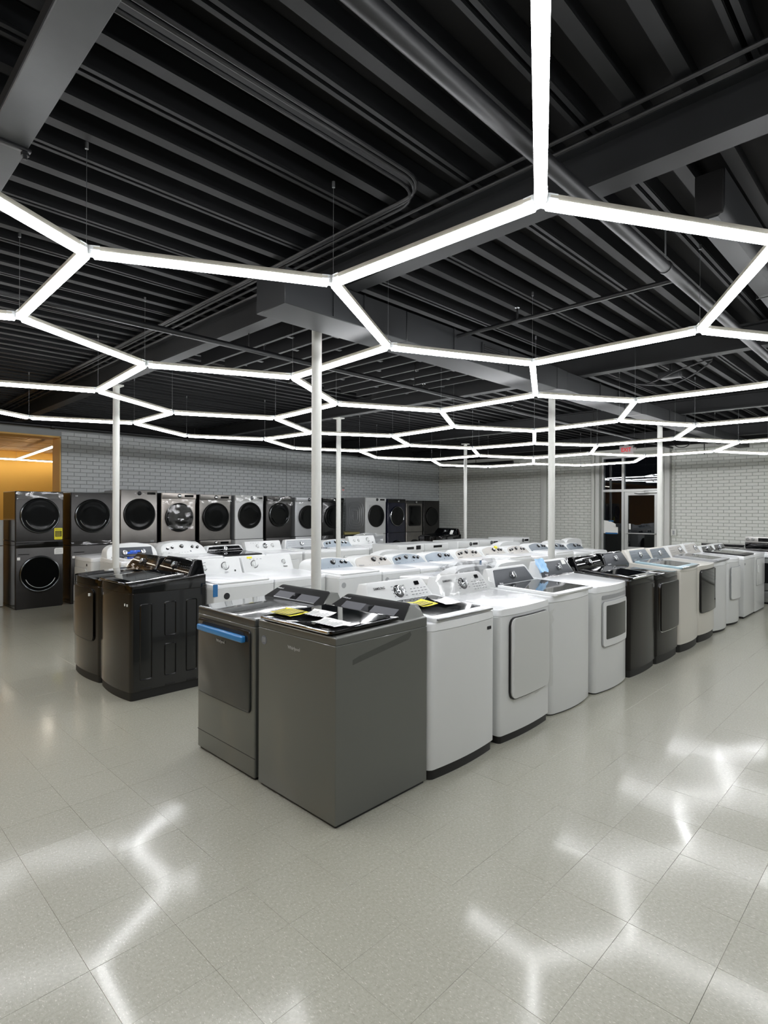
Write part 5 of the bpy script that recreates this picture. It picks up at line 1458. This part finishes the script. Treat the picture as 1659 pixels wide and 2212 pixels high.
# loose cables under the second beam and at the entrance
def cable(label, pts, r=0.008):
    t = thing('hanging_cable', label, 'cable', pts[0])
    P0 = Vector(pts[0]); q = []
    pts = [Vector(p) - P0 for p in pts]
    for i in range(len(pts) - 1):
        p0, p1, p2, p3 = pts[max(i - 1, 0)], pts[i], pts[i + 1], pts[min(i + 2, len(pts) - 1)]
        for k in range(6):
            s_ = k / 6
            q.append(0.5 * ((2 * p1) + (p2 - p0) * s_ + (2 * p0 - 5 * p1 + 4 * p2 - p3) * s_ ** 2 + (3 * p1 - p0 - 3 * p2 + p3) * s_ ** 3))
    q.append(pts[-1])
    Mesh().tube(q, r, 6).build('cable', 'pipe', t)
    return t
cable('loop of black cable hanging under the second beam', [(6.0, 2.6, 3.05), (6.05, 2.35, 2.93), (6.1, 2.0, 2.86), (6.05, 1.75, 2.90), (6.0, 1.55, 3.02), (6.05, 1.85, 2.98), (6.1, 2.2, 2.90), (6.0, 2.45, 2.98)])
t = thing('junction_box', 'dark box tangled with cable under the second beam', 'box', (6.18, 1.98, 2.94))
Mesh().box(-0.06, 0.06, -0.10, 0.10, 0, 0.06, 0.008).build('box', 'duct', t)
Mesh().tube([(0, 0, 0.06), (0, 0, 0.3)], 0.008, 6).build('hanger', 'pipe', t)
cable('black cable curling down from a box right of the exit sign', [(13.2, 4.3, 3.30), (13.2, 4.1, 2.97), (13.2, 3.85, 2.98), (13.2, 3.8, 3.30)], 0.010)
cable('second black cable curling down right of the exit sign', [(13.2, 3.47, 3.30), (13.2, 3.34, 2.98), (13.2, 3.18, 3.02), (13.2, 3.12, 3.30)], 0.010)
t = thing('junction_box', 'small dark box on a stem right of the exit sign', 'box', (13.2, 3.55, 2.98))
Mesh().box(-0.04, 0.04, -0.06, 0.06, 0, 0.07, 0.006).build('box', 'pipe', t)
Mesh().tube([(0, 0, 0), (0, 0, -0.22)], 0.010, 8).tube([(0, 0, 0.07), (0, 0, 0.27)], 0.008, 8).build('stem', 'pipe', t)

# ------------------------------------------------------------------ wall fittings
t = thing('exit_sign', 'red lit exit sign above the glass door', 'sign', (UW - 0.03, 5.41, 2.93))
Mesh().box(-0.03, 0.03, -0.165, 0.165, 0, 0.20, 0.008).build('housing', 'signbox', t)
Mesh().box(-0.03, 0.03, -0.05, 0.05, 0.20, 0.235, 0.004).build('mount', 'signbox', t)
text('lettering', 'EXIT', 0.135, 'red', t, (-0.0315, 0, 0.098), PI / 2, rz=-PI / 2, sx=0.86)
for s_ in (-1,):
    Mesh().lathe((-0.01, s_ * 0.21, 0.12), (-1, 0, -0.3), [(0, 0.04), (0.035, 0.045), (0.04, 0.0), (0.02, -0.04)], 16).build('lamp_head', 'signbox', t)
t = thing('fire_alarm', 'small white fire alarm on the left wall above the piles', 'alarm', (9.86, VW, 2.12))
Mesh().box(-0.06, 0.06, -0.055, -0.010, -0.07, 0.07, 0.010).build('housing', 'whitepl', t)
Mesh().box(-0.04, 0.04, -0.075, -0.054, -0.005, 0.045, 0.006).build('strobe', 'greypl', t)
text('lettering', 'FIRE', 0.032, 'red', t, (0, -0.0565, -0.035), PI / 2)
t = thing('outlet_box', 'white outlet box on a conduit down the right brick wall', 'outlet', (UW - 0.012, 4.34, 1.08))
Mesh().box(-0.055, 0.0, -0.06, 0.06, -0.075, 0.075, 0.006).build('box', 'trim', t)
Mesh().tube([(-0.025, 0, 0.07), (-0.025, 0, 1.96)], 0.012, 8).build('conduit', 'trim', t)
Mesh().box(-0.058, -0.054, -0.02, 0.02, -0.045, 0.045, 0.003, 1).build('socket', 'greypl', t)
t = thing('wall_notice', 'white notice taped with blue tape to the glass beside the door', 'notice', (UW + 0.092, 5.83, 1.17))
o = Mesh().grid(lambda a, b: (-0.004 * math.sin(3 * a), 0.20 - 0.37 * a * (1 - 0.15 * (b > 0.8) * a), -0.16 + 0.32 * b - 0.09 * a * a * (b > 0.5)), 6, 6).build('sheet', 'paper', t)
Mesh().box(-0.006, -0.001, -0.06, 0.06, 0.13, 0.16).build('tape', 'bluetape', t)
Mesh().box(-0.006, -0.001, -0.16, 0.14, -0.175, -0.14).build('tape', 'bluetape', t)
for nm in ():
    pass
